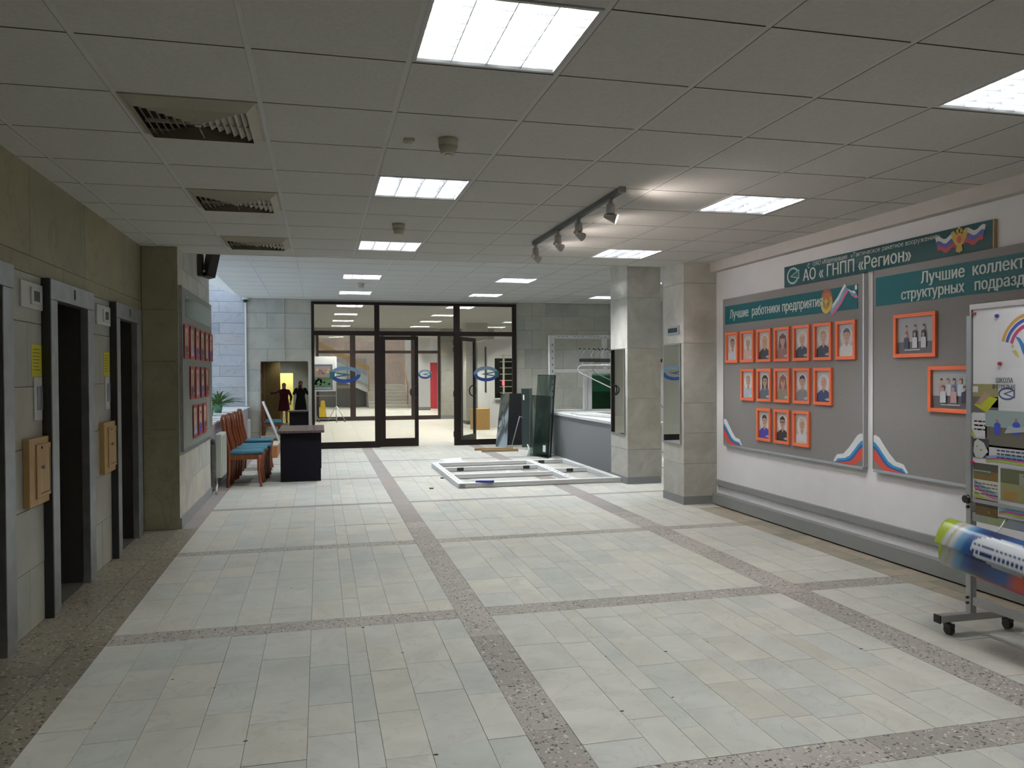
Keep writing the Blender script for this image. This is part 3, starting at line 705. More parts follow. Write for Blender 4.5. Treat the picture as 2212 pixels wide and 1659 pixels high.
# portrait prints: (background, hair colour, hair type, clothes, skin tone, glasses, words)
P = [((.55, .5, .45), (.16, .12, .09), 0, (.62, .64, .70), 0, 'grey-haired man in a pale shirt'),
     ((.5, .47, .46), (.62, .55, .50), 1, (.62, .42, .40), 0, 'woman with short white hair in pink'),
     ((.5, .48, .46), (.50, .38, .22), 2, (.02, .02, .03), 0, 'fair-haired woman in a black jacket'),
     ((.4, .38, .38), (.10, .03, .015), 3, (.25, .12, .10), 0, 'woman with long wavy dark red hair'),
     ((.48, .46, .45), (.60, .50, .38), 0, (.02, .025, .04), 0, 'fair short-haired man in a dark shirt'),
     ((.45, .44, .42), (.36, .24, .12), 1, (.015, .015, .02), 0, 'woman with tousled light hair in black'),
     ((.42, .42, .43), (.09, .07, .06), 0, (.68, .68, .66), 0, 'dark-haired man in a white shirt'),
     ((.5, .48, .47), (.30, .28, .26), 0, (.42, .48, .60), 0, 'grey-haired man in a light blue shirt'),
     ((.48, .46, .44), (.02, .014, .012), 2, (.09, .13, .17), 1, 'dark-haired woman with glasses'),
     ((.45, .4, .38), (.22, .07, .03), 3, (.25, .22, .16), 1, 'long red-haired woman with glasses and a fringe'),
     ((.48, .46, .46), (.03, .02, .015), 0, (.20, .20, .20), 0, 'young dark-haired man in a grey t-shirt'),
     ((.45, .44, .44), None, 0, (.02, .035, .12), 0, 'bald man in a navy shirt'),
     ((.45, .44, .43), (.02, .015, .013), 0, (.05, .04, .33), 0, 'young man in a bright blue shirt'),
     ((.5, .48, .46), (.015, .012, .01), 0, (.012, .012, .015), 1, 'young man with black-rimmed glasses'),
     ((.48, .46, .45), (.55, .45, .38), 0, (.62, .64, .66), 0, 'elderly man in a white shirt with a dark strap')]
def portrait(o, ux, uy, wd, ht, spec, parent, cap=True):
    bgc, hair, ht_, cl, gl, _ = spec; a = Art(o, ux, uy)
    sk = (.55, .33, .24); w2, h2 = wd/2, ht/2
    a.rect(-w2, -h2, w2, h2, bgc); a.oval(0, h2*.2, w2*.85, h2*.6, tuple(min(1, c*1.35) for c in bgc))
    cy = h2*.28; fw, fh = w2*.40, h2*.35
    if ht_ == 3 and hair: a.poly([(-fw*1.5, -h2*.75), (fw*1.5, -h2*.75), (fw*1.7, -.1*h2), (fw*1.35, cy+fh*.8), (0, cy+fh*1.45), (-fw*1.35, cy+fh*.8), (-fw*1.7, -.1*h2)], hair)
    if ht_ == 2 and hair: a.poly([(-fw*1.3, -h2*.3), (fw*1.3, -h2*.3), (fw*1.35, cy+fh*.6), (fw*.7, cy+fh*1.25), (-fw*.7, cy+fh*1.25), (-fw*1.35, cy+fh*.6)], hair)
    a.poly([(-w2*.42, -h2*.05), (w2*.42, -h2*.05), (w2*.30, -h2*.6), (-w2*.30, -h2*.6)], sk) if False else None
    a.poly([(-fw*.55, -h2*.5), (fw*.55, -h2*.5), (fw*.5, cy-fh*.5), (-fw*.5, cy-fh*.5)], (.46, .27, .19))
    a.poly([(-w2*.98, -h2), (w2*.98, -h2), (w2*.96, -h2*.48), (w2*.55, -h2*.30), (fw*.55, -h2*.20), (0, -h2*.42), (-fw*.55, -h2*.20), (-w2*.55, -h2*.30), (-w2*.96, -h2*.48)], cl)
    if hair and ht_ < 2: a.oval(0, cy+fh*.22, fw*1.12, fh*1.08, hair)
    a.oval(0, cy-fh*.06, fw, fh, sk); a.oval(fw*.35, cy-fh*.1, fw*.6, fh*.8, (.50, .29, .21), n=12)
    a.oval(-fw*.4, cy+fh*.1, fw*.15, fh*.06, (.06, .04, .03), n=8); a.oval(fw*.4, cy+fh*.1, fw*.15, fh*.06, (.06, .04, .03), n=8)
    a.poly([(-fw*.1, cy-fh*.25), (fw*.12, cy-fh*.25), (0, cy+fh*.1)], (.42, .22, .16)); a.oval(0, cy-fh*.5, fw*.32, fh*.07, (.33, .09, .08), n=8)
    if hair:
        if ht_ == 3: a.poly([(-fw, cy+fh*.35), (fw, cy+fh*.35), (fw*.9, cy+fh*.9), (-fw*.9, cy+fh*.9)], hair)
        else: a.poly([(-fw*1.0, cy+fh*.35), (-fw*.2, cy+fh*.62), (fw*.9, cy+fh*.55), (fw*1.02, cy+fh*.3), (fw*.95, cy+fh*.95), (0, cy+fh*1.25), (-fw*.95, cy+fh*.95)], hair)
    if gl:
        for s in (-1, 1): a.ring(s*fw*.42, cy+fh*.08, fw*.34, fh*.2, fw*.09, (.02, .02, .02), n=12)
    if cap:
        for k, l in enumerate((.45, .7, .55)): a.rect(w2*.9-w2*l, -h2*(.78+.06*k), w2*.9, -h2*(.75+.06*k), (.8, .8, .8), up=(k == 0))
    return a.done('portrait_print', parent)
def frame_on_right(yc, zc, wd, ht, m, name, label, cat, group, fw=.028, dp=.022):
    t = thing(name, label, cat, (XB, yc, zc-ht/2), group=group)
    x1 = XB-dp
    y0, y1, z0, z1 = yc-wd/2, yc+wd/2, zc-ht/2, zc+ht/2
    bm = bmesh.new(); bx(bm, x1, XB-.001, y0, y1, z0, z0+fw, bev=.002); bx(bm, x1, XB-.001, y0, y1, z1-fw, z1, bev=.002)
    bx(bm, x1, XB-.001, y0, y0+fw, z0+fw, z1-fw, bev=.002); bx(bm, x1, XB-.001, y1-fw, y1, z0+fw, z1-fw, bev=.002)
    obj('frame', bm, m, t)
    return t
ordn = ['first', 'second', 'third', 'fourth', 'fifth', 'sixth', 'seventh']
k = 0
for row, (cnt, st, zc) in enumerate(((7, 7.605, 1.725), (5, 7.29, 1.335), (3, 6.985, .945))):
    for i in range(cnt):
        yc = st-.3115*i; s = P[k]; rn = ['top', 'middle', 'bottom'][row]
        t = frame_on_right(yc, zc, .252, .325, M_orange, 'portrait_frame', 'orange-framed portrait of a %s, %s row' % (s[5], rn), 'picture', 'framed portraits on the honour board')
        portrait((XB-.003, yc, zc), UX, UY, .196, .269, s, t)
        k += 1
def team(o, ux, uy, wd, ht, parent, n1, n2, dark):
    a = Art(o, ux, uy); w2, h2 = wd/2, ht/2; a.rect(-w2, -h2, w2, h2, (.36, .37, .38) if not dark else (.40, .42, .43)); a.rect(-w2, -h2, w2, -h2*.35, (.10, .10, .11))
    q = random.Random(n1*7+n2)
    for n, vy, s in ((n1, .10, 1), (n2, -.28, .95)):
        for i in range(n):
            u = -w2*.72+(w2*1.44)*(i+.5)/n; v = h2*vy; c = q.choice([(.6, .6, .62), (.03, .03, .05), (.20, .28, .45), (.5, .3, .3), (.55, .6, .65)])
            bw = wd*.072*s
            a.poly([(u-bw, v-h2*.42), (u+bw, v-h2*.42), (u+bw*.95, v+h2*.12), (u+bw*.4, v+h2*.18), (u-bw*.4, v+h2*.18), (u-bw*.95, v+h2*.12)], c)
            a.oval(u, v+h2*.36, wd*.034, ht*.066, q.choice([(.05, .03, .02), (.25, .15, .08), (.12, .07, .04)]), n=12, up=True); a.oval(u, v+h2*.31, wd*.030, ht*.058, (.52, .32, .24), n=12); a.oval(u, v+h2*.41, wd*.028, ht*.022, q.choice([(.05, .03, .02), (.25, .15, .08)]), n=8)
    a.rect(-w2*.55, -h2*.82, w2*.3, -h2*.78, (.75, .75, .75))
    return a.done('team_print', parent)
for yc, zc, wd, lab, n1, n2, dk in ((4.955, 1.728, .425, 'orange-framed team photo, top left of the second honour board', 3, 3, 0), (4.17, 1.728, .425, 'orange-framed team photo mostly hidden by the whiteboard, top row', 4, 3, 0),
                              (4.585, 1.335, .46, 'orange-framed team photo with a standing and a sitting row of people', 5, 3, 1), (4.235, .93, .42, 'orange-framed picture of which a thin edge shows beside the whiteboard post', 4, 3, 0)):
    t = frame_on_right(yc, zc, wd, .325, M_orange, 'team_photo_frame', lab, 'picture', 'framed team photos on the second honour board')
    team((XB-.003, yc, zc), UX, UY, wd-.056, .269, t, n1, n2, dk)
# long company sign above the boards
t = thing('company_sign', 'long teal sign with two lines of white lettering above both boards', 'sign', (4.285, 5.47, 2.253))
XS = 4.276
obj('panel', B(XS, XR, 4.285, 6.67, 2.262, 2.452, bev=.001), flat('teal_dark', (.002, .060, .070), .12), t); obj('end_edge', B(XS-.001, XR, 4.275, 4.284, 2.262, 2.452), M_pine, t)
text('АО « ГНПП «Регион»', 'lettering', .142, (XS-.002, 6.37, 2.288), UX, UY, M_let, t, bold=.0030, xs=.96)
text('ОАО «Корпорация   «Тактическое ракетное вооружение»', 'lettering', .052, (XS-.002, 6.22, 2.404), UX, UY, M_let, t, xs=1.02)
a = Art((XS-.0005, 6.53, 2.355), UX, UY); lg = (.36, .58, .56)
a.ring(0, 0, .095, .078, .022, lg, a0=.55, a1=2*PI-.5, w2=.018)
a.poly([(-.045, -.005), (.10, .052), (.10, -.038)], lg); a.poly([(-.02, -.003), (.088, .037), (.088, -.026)], (.002, .060, .070))
a.done('logo_print', t)
a = Art((XS-.0005, 6.28, 2.415), UX, UY); a.ring(0, 0, .022, .022, .008, (.5, .6, .75), a0=1.2, a1=5.0, n=12); a.done('small_logo', t)
a = Art((XS-.0005, 4.56, 2.362), UX, UY)
for s in (-1, 1):
    T = [(s*(.03+.19*i/8), .048+.010*math.sin(i*1.1)*1.5+(.010 if s > 0 else -.006)) for i in range(9)]
    if s < 0: T = T[::-1]
    f1 = [(u*.97, v-.033) for u, v in T]; f2 = [(u*.93, v-.066) for u, v in T]; f3 = [(u*.9, v-.098) for u, v in T]
    a.band(T, f1, (.62, .64, .62)); a.band(f1, f2, (.03, .06, .28)); a.band(f2, f3, (.36, .02, .03))
gd = (.46, .30, .03)
for s in (-1, 1):
    a.poly([(0, -.02), (s*.03, -.035), (s*.062, .01), (s*.075, .062), (s*.05, .07), (s*.03, .045), (s*.012, .03)][::(1 if s > 0 else -1)], gd)
    a.oval(s*.018, .062, .012, .016, gd, n=10)
a.oval(0, 0, .034, .05, gd); a.poly([(-.02, -.035), (.02, -.035), (.032, -.075), (0, -.088), (-.032, -.075)], gd); a.oval(0, .004, .019, .026, (.45, .05, .03), n=12); a.oval(0, .082, .012, .01, gd, n=8)
a.done('crest_print', t)

# ================================================================ LEFT BOARD
t = thing('honor_board', 'grey honour board with dark red photo frames on the left wall', 'notice board', (-1.29, 9.15, .735), group='left honour board')
XA = -1.272
obj('panel', B(-1.298, XA, 8.075, 10.19, .745, 2.31), M_boardL, t)
obj('edge_profile', B(-1.298, XA+.006, 8.062, 8.075, .735, 2.32), M_steel, t); obj('edge_profile', B(-1.298, XA+.006, 8.075, 10.19, .728, .745), M_steel, t)
obj('header_strip', B(XA, XA+.004, 8.28, 10.12, 2.035, 2.245), flat('header_glass', (.17, .23, .20), .08), t)
def strip_art(t, y, z0):
    a = Art((XA+.0005, y, z0), (0, 1, 0), (0, 0, 1)); q = random.Random(3)
    for i in range(9): a.poly([(q.uniform(-.05, .02), i*.055), (q.uniform(.03, .07), i*.055+.01), (q.uniform(.02, .06), i*.055+.06), (q.uniform(-.05, 0), i*.055+.05)], q.choice([(.33, .22, .15), (.42, .33, .18), (.25, .2, .17)]))
    a.done('torn_print', t)
strip_art(t, 10.03, .86)
a = Art((XA+.0005, 8.25, .78), (0, 1, 0), (0, 0, 1)); a.poly([(-.02, 0), (.03, .02), (.02, .35), (-.01, .38)], (.30, .29, .16)); a.poly([(0, .02), (.02, .05), (.015, .2), (.005, .18)], (.5, .45, .15)); a.done('torn_print', t)
n = 0
for row, (cnt, st, zc) in enumerate(((6, 8.27, 1.79), (4, 8.62, 1.385), (3, 8.78, .985))):
    for i in range(cnt):
        yc = st+.36*i; rn = ['top', 'middle', 'bottom'][row]
        f = thing('photo_frame', 'dark red frame on the left board, %s from the pilaster, %s row' % (ordn[i], rn), 'picture', (XA+.0065, yc, zc-.165), group='dark red frames on the left board')
        bm = bmesh.new(); y0, y1, z0, z1, fw, x1 = yc-.13, yc+.13, zc-.165, zc+.165, .03, XA+.03
        x1 = XA+.0125; xa = XA+.0065; bx(bm, xa, x1, y0, y1, z0, z0+fw); bx(bm, xa, x1, y0, y1, z1-fw, z1); bx(bm, xa, x1, y0, y0+fw, z0+fw, z1-fw); bx(bm, xa, x1, y1-fw, y1, z0+fw, z1-fw)
        obj('frame', bm, M_red, f)
        s = list(P[(n*5+2) % 15]); s[0] = (.55, .52, .42)
        portrait((XA+.008, yc, zc), (0, 1, 0), (0, 0, 1), .20, .27, s, f); n += 1
# loudspeaker on the left wall
t = thing('wall_speaker', 'black box loudspeaker tilted on a bracket high on the left wall', 'speaker', (-1.2, 9.5, 2.5))
obj('wall_bracket', B(-1.30, -1.25, 9.28, 9.42, 2.56, 2.80, bev=.005), M_black, t); bm = bmesh.new(); cyl(bm, (-1.26, 9.35, 2.62), (-1.16, 9.5, 2.62), .012); obj('arm', bm, M_alu, t)
bm = bmesh.new(); bx(bm, -.05, .05, -.085, .085, -.15, .15, bev=.008); bmesh.ops.rotate(bm, verts=bm.verts, cent=(0, 0, 0), matrix=Euler((.0, .22, .5)).to_matrix()); bmesh.ops.translate(bm, verts=bm.verts, vec=(-1.175, 9.42, 2.70))
obj('cabinet', bm, M_black, t)
# dome camera and cable duct in the far left corner
t = thing('dome_camera', 'small white and black dome camera at the top of the far left corner', 'security camera', (-1.37, 15.93, H2-.06))
bm = bmesh.new(); cyl(bm, (-1.37, 15.90, H2), (-1.37, 15.90, H2-.035), .065, n=20); obj('mount', bm, M_white, t); bm = bmesh.new(); ell(bm, (-1.37, 15.90, H2-.045), .045); obj('dome', bm, M_black, t)
t = own(obj('cable_duct', B(-1.395, -1.36, 15.955, 15.98, .865, H2-.04, bev=.003), M_white)); tag(t, 'thin white vertical cable duct running down the far left corner', 'duct')
t = own(obj('cable_duct', B(-.675, -.662, 15.972, 15.98, 1.73, H2-.01), M_cream)); tag(t, 'thin pale cable strip on the stone above the tall wall mirror', 'duct')

# ================================================================ GLAZED PARTITION
def rings_emblem(parent, xc, y, zc, w, h, name='emblem', flip=1):
    """blue ring with an arrow head, printed on glass, seen from -y; thin solid"""
    a = Art((xc, y, zc), (1, 0, 0), (0, 0, 1)); f = flip
    dk = (.012, .05, .20); lt = (.16, .24, .34)
    def rg(a0, a1, c):
        if f < 0: a0, a1 = PI-a1, PI-a0
        a.ring(0, 0, w/2, h/2, w*.135, c, a0=a0, a1=a1, n=24, w2=h*.22)
    rg(-PI+.0, -.30, dk); rg(.30, PI, lt)
    tri = [(f*(-.22*w), -.01*h), (f*.50*w, .20*h), (f*.50*w, -.22*h)]
    inn = [(f*(.05*w), -.01*h), (f*.34*w, .09*h), (f*.34*w, -.11*h)]
    tr = tri if f > 0 else tri[::-1]
    for i in range(3):
        j = (i+1) % 3; q = [tri[i], tri[j], inn[j], inn[i]]
        a.poly(q if f < 0 else q[::-1], (.02, .09, .12), up=(i == 0))
    return a.done(name, parent)
part = struct('window_2', B(-.155, 3.98, YF-.03, YF+.03, 2.845, 2.90), M_frame); part['label'] = 'dark framed glass partition between hall and lobby'
def mem(p, name, x0, x1, z0, z1, y=YF, d=.03, m=None): return obj(name, B(x0, x1, y-d, y+d, z0, z1, bev=.003), m or M_frame, p)
mem(part, 'post', -.155, -.10, 0, 2.845); mem(part, 'post', 1.065, 1.165, 0, 2.845); mem(part, 'post', 2.665, 2.79, 0, 2.845); mem(part, 'post', 3.895, 3.98, 0, 2.845)
mem(part, 'transom', -.10, 1.065, 2.235, 2.325); mem(part, 'transom', 1.165, 2.665, 2.235, 2.325); mem(part, 'transom', 2.79, 3.895, 2.235, 2.325)
mem(part, 'bottom_rail', -.10, 1.065, 0, .125); mem(part, 'bottom_rail', 2.79, 3.895, 0, .115)
for a_, b_, c_, d_ in ((-.10, 1.065, .125, 2.235), (2.79, 3.895, .115, 2.235), (-.10, 1.065, 2.325, 2.845), (1.165, 2.665, 2.325, 2.845), (2.79, 3.895, 2.325, 2.845)):
    obj('pane', B(a_, b_, YF-.003, YF+.003, c_, d_), M_glass, part)
rings_emblem(part, .49, YF-.006, 1.46, .60, .33, flip=-1); rings_emblem(part, 3.34, YF-.006, 1.46, .53, .31, flip=1)
bm = bmesh.new()
for z in (1.9, 2.05, .18, 1.0): bx(bm, 2.645, 2.665, YF-.045, YF-.02, z, z+.11)
obj('hinge', bm, M_black, part)
def leaf(name, label, loc, rot, w=.80, hside=1):
    t = thing(name, label, 'door', loc, rot)
    z1 = 2.225
    bm = bmesh.new(); bx(bm, 0, .11, -.022, .022, .01, z1); obj('stile', bm, M_frame, t, local=True)
    bm = bmesh.new(); bx(bm, w-.075, w, -.022, .022, .01, z1); obj('stile', bm, M_frame, t, local=True)
    bm = bmesh.new(); bx(bm, .11, w-.075, -.022, .022, z1-.075, z1); obj('rail', bm, M_frame, t, local=True)
    bm = bmesh.new(); bx(bm, .11, w-.075, -.022, .022, .01, .175); obj('rail', bm, M_frame, t, local=True)
    bm = bmesh.new(); bx(bm, .11, w-.075, -.003, .003, .175, z1-.075); obj('pane', bm, M_glass, t, local=True)
    for s in (-1, 1):
        bm = bmesh.new(); pts = []
        for i in range(13):
            an = PI/2+PI*i/12; pts.append((w-.04+.115*math.cos(an)*1.0, s*(.022+.05*math.sin(PI*i/12)), 1.10+.115*math.sin(an)))
        tube(bm, pts, .014, n=8); obj('pull_handle', bm, M_black, t, local=True)
    tag(t, kind='structure'); return t
leaf('door_1', 'closed dark framed glass door leaf in the middle of the partition', (1.166, YF, 0), 0, .77)
leaf('door_2', 'open dark framed glass door leaf swung into the lobby', (2.80, YF+.08, 0), math.radians(57), .84)

# ================================================================ WALL MIRRORS
MY = YF-.030
t = thing('wall_mirror', 'tall rectangular mirror on the stone wall left of the glass partition', 'mirror', (-.665, MY, .21))
t.rotation_euler = (-.0135, 0, .0235)
obj('mirror_plate', B(-.375, .445, -.004, .0, 0, 1.5), M_mirror, t, local=True)
obj('side_strip', B(-.445, -.378, -.004, .0, 0, 1.5), M_mirror, t, local=True)
obj('top_clip', B(-.44, .44, -.010, .004, 1.498, 1.512), M_black, t, local=True)
def side_mirror(x, y0, y1, z0, z1, label):
    t = thing('pillar_mirror', label, 'mirror', (x, (y0+y1)/2, z0)); t.rotation_euler = (0, 0, -.015)
    obj('mirror_plate', B(x-.014, x-.012, y0+.008, y1-.008, z0+.008, z1-.008), M_mirror, t)
    bm = bmesh.new(); bx(bm, x-.016, x-.0045, y0, y0+.008, z0, z1); bx(bm, x-.016, x-.0045, y1-.008, y1, z0, z1); bx(bm, x-.016, x-.0045, y0, y1, z0, z0+.008); bx(bm, x-.016, x-.0045, y0, y1, z1-.008, z1)
    obj('rim', bm, M_alu, t)
side_mirror(3.90, 8.09, 8.54, .66, 1.785, 'narrow mirror on the side of the pillar that touches the right wall')
side_mirror(3.92, 9.80, 10.31, .645, 1.785, 'narrow mirror on the side of the pillar farther back')
t = thing('vent_plate', 'small silver grille plate above the front pillar mirror', 'vent', (3.895, 8.28, 1.89))
obj('plate', B(3.888, 3.899, 8.13, 8.43, 1.89, 1.99, bev=.002), M_steel, t); obj('slot', B(3.885, 3.888, 8.17, 8.40, 1.915, 1.965), M_black, t)
t = thing('hanging_cord', 'thin white cord with a small white end hanging between the two pillars', 'cord', (4.183, 9.2, 2.55))
bm = bmesh.new(); cyl(bm, (4.183, 9.2, 2.57), (4.183, 9.2, H2), .012, n=8); obj('cord', bm, M_white, t); bm = bmesh.new(); ell(bm, (4.183, 9.2, 2.562), .022); obj('end_knob', bm, M_white, t)

# ================================================================ DESK
t = thing('desk', 'dark desk standing end-on before the tall wall mirror', 'desk', (-.26, 11.75, 0))
obj('desk_top', B(-.565, .055, 11.12, 12.35, .668, .70, bev=.003), M_deskt, t)
obj('end_panel', B(-.53, .005, 11.19, 11.215, 0, .668), M_desk, t); obj('end_panel', B(-.53, .005, 12.25, 12.275, 0, .668), M_desk, t)
obj('modesty_panel', B(-.01, .012, 11.215, 12.25, .17, .668), M_desk, t)
# ================================================================ CHAIRS
def chair_proto():
    t = thing('dining_chair', 'x', 'chair', (0, 0, 0))
    # local: seat towards +x, back at x=-.2
    for s in (-1, 1):
        y = s*.185
        pts = [(-.205, y, 0), (-.19, y, .2), (-.185, y, .42), (-.20, y, .55), (-.235, y, .70), (-.245, y, .82), (-.265, y, .93)]
        bm = bmesh.new(); tube(bm, pts, .02, n=8, rs=[(.018, .02), (.02, .024), (.022, .028), (.02, .026), (.018, .024), (.017, .022), (.014, .018)]); obj('rear_leg', bm, M_chair, t)
        pts = [(.215, y, 0), (.20, y, .08), (.185, y, .22), (.19, y, .33), (.20, y, .42)]
        bm = bmesh.new(); tube(bm, pts, .02, n=8, rs=[.016, .017, .020, .026, .032]); obj('front_leg', bm, M_chair, t)
        obj('side_rail', B(-.18, .19, y-.011, y+.011, .36, .425), M_chair, t)
    obj('front_rail', B(.18, .205, -.175, .175, .36, .425), M_chair, t); obj('back_rail', B(-.20, -.18, -.175, .175, .36, .42), M_chair, t)
    bm = bmesh.new(); bx(bm, -.175, .235, -.205, .205, .425, .47, bev=.018); obj('seat', bm, M_cloth, t, smooth=True)
    bm = bmesh.new()
    for i in range(6):
        z0, z1 = .45+.075*i, .45+.075*(i+1); xx = [-.188, -.200, -.222, -.236, -.243, -.250, -.258]
        prism(bm, [(xx[i], -.055, z0), (xx[i], .055, z0), (xx[i+1], .055, z1), (xx[i+1], -.055, z1)], (-.014, 0, 0))
    obj('back_splat', bm, M_chairl, t, label='lighter curved centre slat')
    bm = bmesh.new(); n = 10; tp = []
    for i in range(n+1):
        u = -.205+.41*i/n; tp.append((-.262, u, .90+.045*math.cos((u/.205)*PI/2)))
    prism(bm, [(-.262, .205, .86), (-.262, -.205, .86)]+tp, (-.022, 0, 0)); obj('top_rail', bm, M_chair, t)
    return t
CH = chair_proto(); fc = True
for x, y, lab in ((-.97, 11.02, 'reddish wooden chair with blue seat, nearest of the row beside the radiator'), (-.955, 11.47, 'reddish wooden chair with blue seat, second in the row from the radiator'), (-.93, 11.92, 'reddish wooden chair with blue seat, third in the row, behind the desk corner'),
                  (-.95, 12.85, 'reddish wooden chair standing farthest back, set apart from the other three')):
    o = CH if fc else dup(CH); fc = False; o.location = (x, y, 0); o['label'] = lab; o['group'] = 'wooden chairs by the window ledge'
# radiator
t = thing('radiator', 'cream flat radiator on the wall below the window ledge, behind the chairs', 'radiator', (-1.25, 10.5, .2))
obj('panel', B(-1.25, -1.175, 10.25, 10.74, .20, .74, bev=.012), M_rad, t)
bm = bmesh.new()
for i in range(8): bx(bm, -1.175, -1.168, 10.28+.057*i, 10.31+.057*i, .23, .71)
obj('fins', bm, M_rad, t); bm = bmesh.new(); tube(bm, [(-1.24, 10.30, .20), (-1.24, 10.30, .12), (-1.24, 10.24, .06), (-1.24, 10.24, .0)], .012); obj('pipe', bm, M_white, t)
obj('bracket', B(-1.309, -1.25, 10.35, 10.39, .3, .6), M_white, t); obj('bracket', B(-1.309, -1.25, 10.6, 10.64, .3, .6), M_white, t)
# plants
def plant(x, y, label, n, h, seed, spread):
    q = random.Random(seed); z = .857
    t = thing('potted_plant', label, 'plant', (x, y, z))
    bm = bmesh.new(); cyl(bm, (x, y, z), (x, y, z+.12), .055, .075, n=18); obj('pot', bm, M_pot, t)
    bm = bmesh.new(); cyl(bm, (x, y, z+.118), (x, y, z+.122), .066, n=16); obj('soil', bm, M_grout, t)
    for i in range(n):
        an = q.uniform(0, 2*PI); L = q.uniform(.7, 1.1)*h; dx, dy = math.cos(an), math.sin(an); bm = bmesh.new(); prev = None; w = q.uniform(.010, .018); el = q.uniform(.35, 1.45)
        for k in range(7):
            s = k/6; r = L*s*math.cos(el)*spread*(1+s*.6)+.01; hh = L*(s*math.sin(el)-.38*s*s*s)
            ww = w*math.sin(PI*min(.98, s*.9+.1)); c = Vector((x+dx*r, y+dy*r, z+.12+hh)); sd = Vector((-dy, dx, 0))*ww
            a_, m_, b_ = bm.verts.new(c-sd), bm.verts.new(c-Vector((0, 0, ww*.5))), bm.verts.new(c+sd)
            if prev: bm.faces.new((prev[0], prev[1], m_, a_)); bm.faces.new((prev[1], prev[2], b_, m_))
            prev = (a_, m_, b_)
        obj('leaf', bm, M_leaf, t)
plant(-1.62, 12.6, 'bushy green potted plant on the window ledge, nearer one', 90, .27, 1, .9); plant(-1.60, 13.5, 'spiky potted plant with drooping leaves on the window ledge, farther one', 70, .38, 2, 1.0)
plant(-1.60, 11.6, 'leafy potted plant on the window ledge, mostly behind the left board wall', 36, .26, 5, .9)
# low box, strip leaning
t = thing('wooden_box', 'low orange-brown wooden box on the floor behind the chairs', 'box', (-.93, 15.0, 0))
obj('body', B(-1.12, -.74, 14.55, 15.45, 0, .20, bev=.004), flat('box_orange', (.42, .17, .06), .5), t); obj('lid', B(-1.13, -.73, 14.54, 15.46, .20, .225, bev=.003), M_cream, t)
bm = bmesh.new(); tube(bm, [(-.70, 15.70, .02), (-1.07, 15.93, .95)], .022, n=4); t = own(obj('plastic_strip', bm, M_white)); tag(t, 'white plastic strip leaning diagonally against the tall wall mirror', 'strip')

# ================================================================ CLOAKROOM COUNTER, FRAMES
t = thing('counter', 'grey fronted cloakroom counter with a white top behind the pillars', 'counter', (4.4, 12.1, 0))
obj('front_panel', B(4.09, 4.12, 10.35, 13.90, 0, .725), M_grey, t); obj('front_panel', B(4.12, 5.9, 13.87, 13.90, 0, .725), M_grey, t)
obj('side_wall', B(4.12, 4.14, 10.36, 13.86, 0, .72), M_plas, t)
obj('counter_top', B(4.055, 4.75, 10.34, 13.93, .725, .765, bev=.003), M_white, t); obj('counter_top', B(4.75, 5.95, 13.35, 13.93, .725, .765, bev=.003), M_white, t)
obj('leg_panel', B(4.68, 4.71, 10.4, 13.3, 0, .725), M_plas, t)
for y0, x0, L in ((12.1, 4.20, 1.2), (12.6, 4.35, 1.1)):
    bm = bmesh.new(); bx(bm, 0, L, -.03, .03, 0, .025); bmesh.ops.rotate(bm, verts=bm.verts, cent=(0, 0, 0), matrix=Euler((0, 0, 1.8 if y0 < 12.5 else 1.95)).to_matrix()); bmesh.ops.translate(bm, verts=bm.verts, vec=(x0+.22, y0-.8, .766))
    t2 = own(obj('plastic_profile', bm, M_white)); tag(t2, 'white window profile lying on the counter top, '+('nearer the pillar' if y0 < 12.5 else 'farther from the pillar'), 'profile')
# standing white frame on the counter end
FX0, FX1 = 4.055, 5.95; FY = 13.84
t = thing('window_frame', 'white plastic window frame standing upright on the end of the counter', 'window frame', (4.9, FY, .766))
def fb(name, x0, x1, z0, z1, d=.035): return obj(name, B(x0, x1, FY-d, FY+d, z0, z1, bev=.004), M_white, t)
fb('side_post', FX0, FX0+.10, .766, 2.155); fb('side_post', FX1-.1, FX1, .766, 2.155); fb('top_bar', FX0+.1, FX1-.1, 2.095, 2.155); fb('middle_bar', FX0+.1, FX1-.1, 1.475, 1.535)
fb('bottom_bar', FX0+.1, FX1-.1, .766, .80); fb('mullion', 5.09, 5.17, 1.535, 2.095); fb('mullion', 4.79, 4.87, .80, 1.475); fb('mullion', 4.72, 4.78, .80, 1.46, .05)
bm = bmesh.new()
for i in range(14):
    x = FX0+.16+.075*i
    if i % 4 != 3: bx(bm, x, x+.045, FY-.037, FY-.0352, 2.128, 2.138)
for i in range(9): bx(bm, FX0+.045, FX0+.07, FY-.037, FY-.0352, 1.0+.12*i, 1.04+.12*i)
obj('profile_slots', bm, M_greyrail, t)
t = thing('glass_sheet', 'green tinted glass sheets standing behind the upright white frame', 'glass', (5.3, 13.98, 0))
obj('sheet', B(4.83, 6.0, 13.96, 13.968, .20, 1.45), M_glassg, t); obj('sheet', B(4.87, 6.0, 13.99, 13.998, .05, 1.12), M_glassg, t); obj('backing', B(4.86, 6.0, 14.03, 14.05, .05, 1.42), flat('green_back', (.10, .25, .16), .4), t)
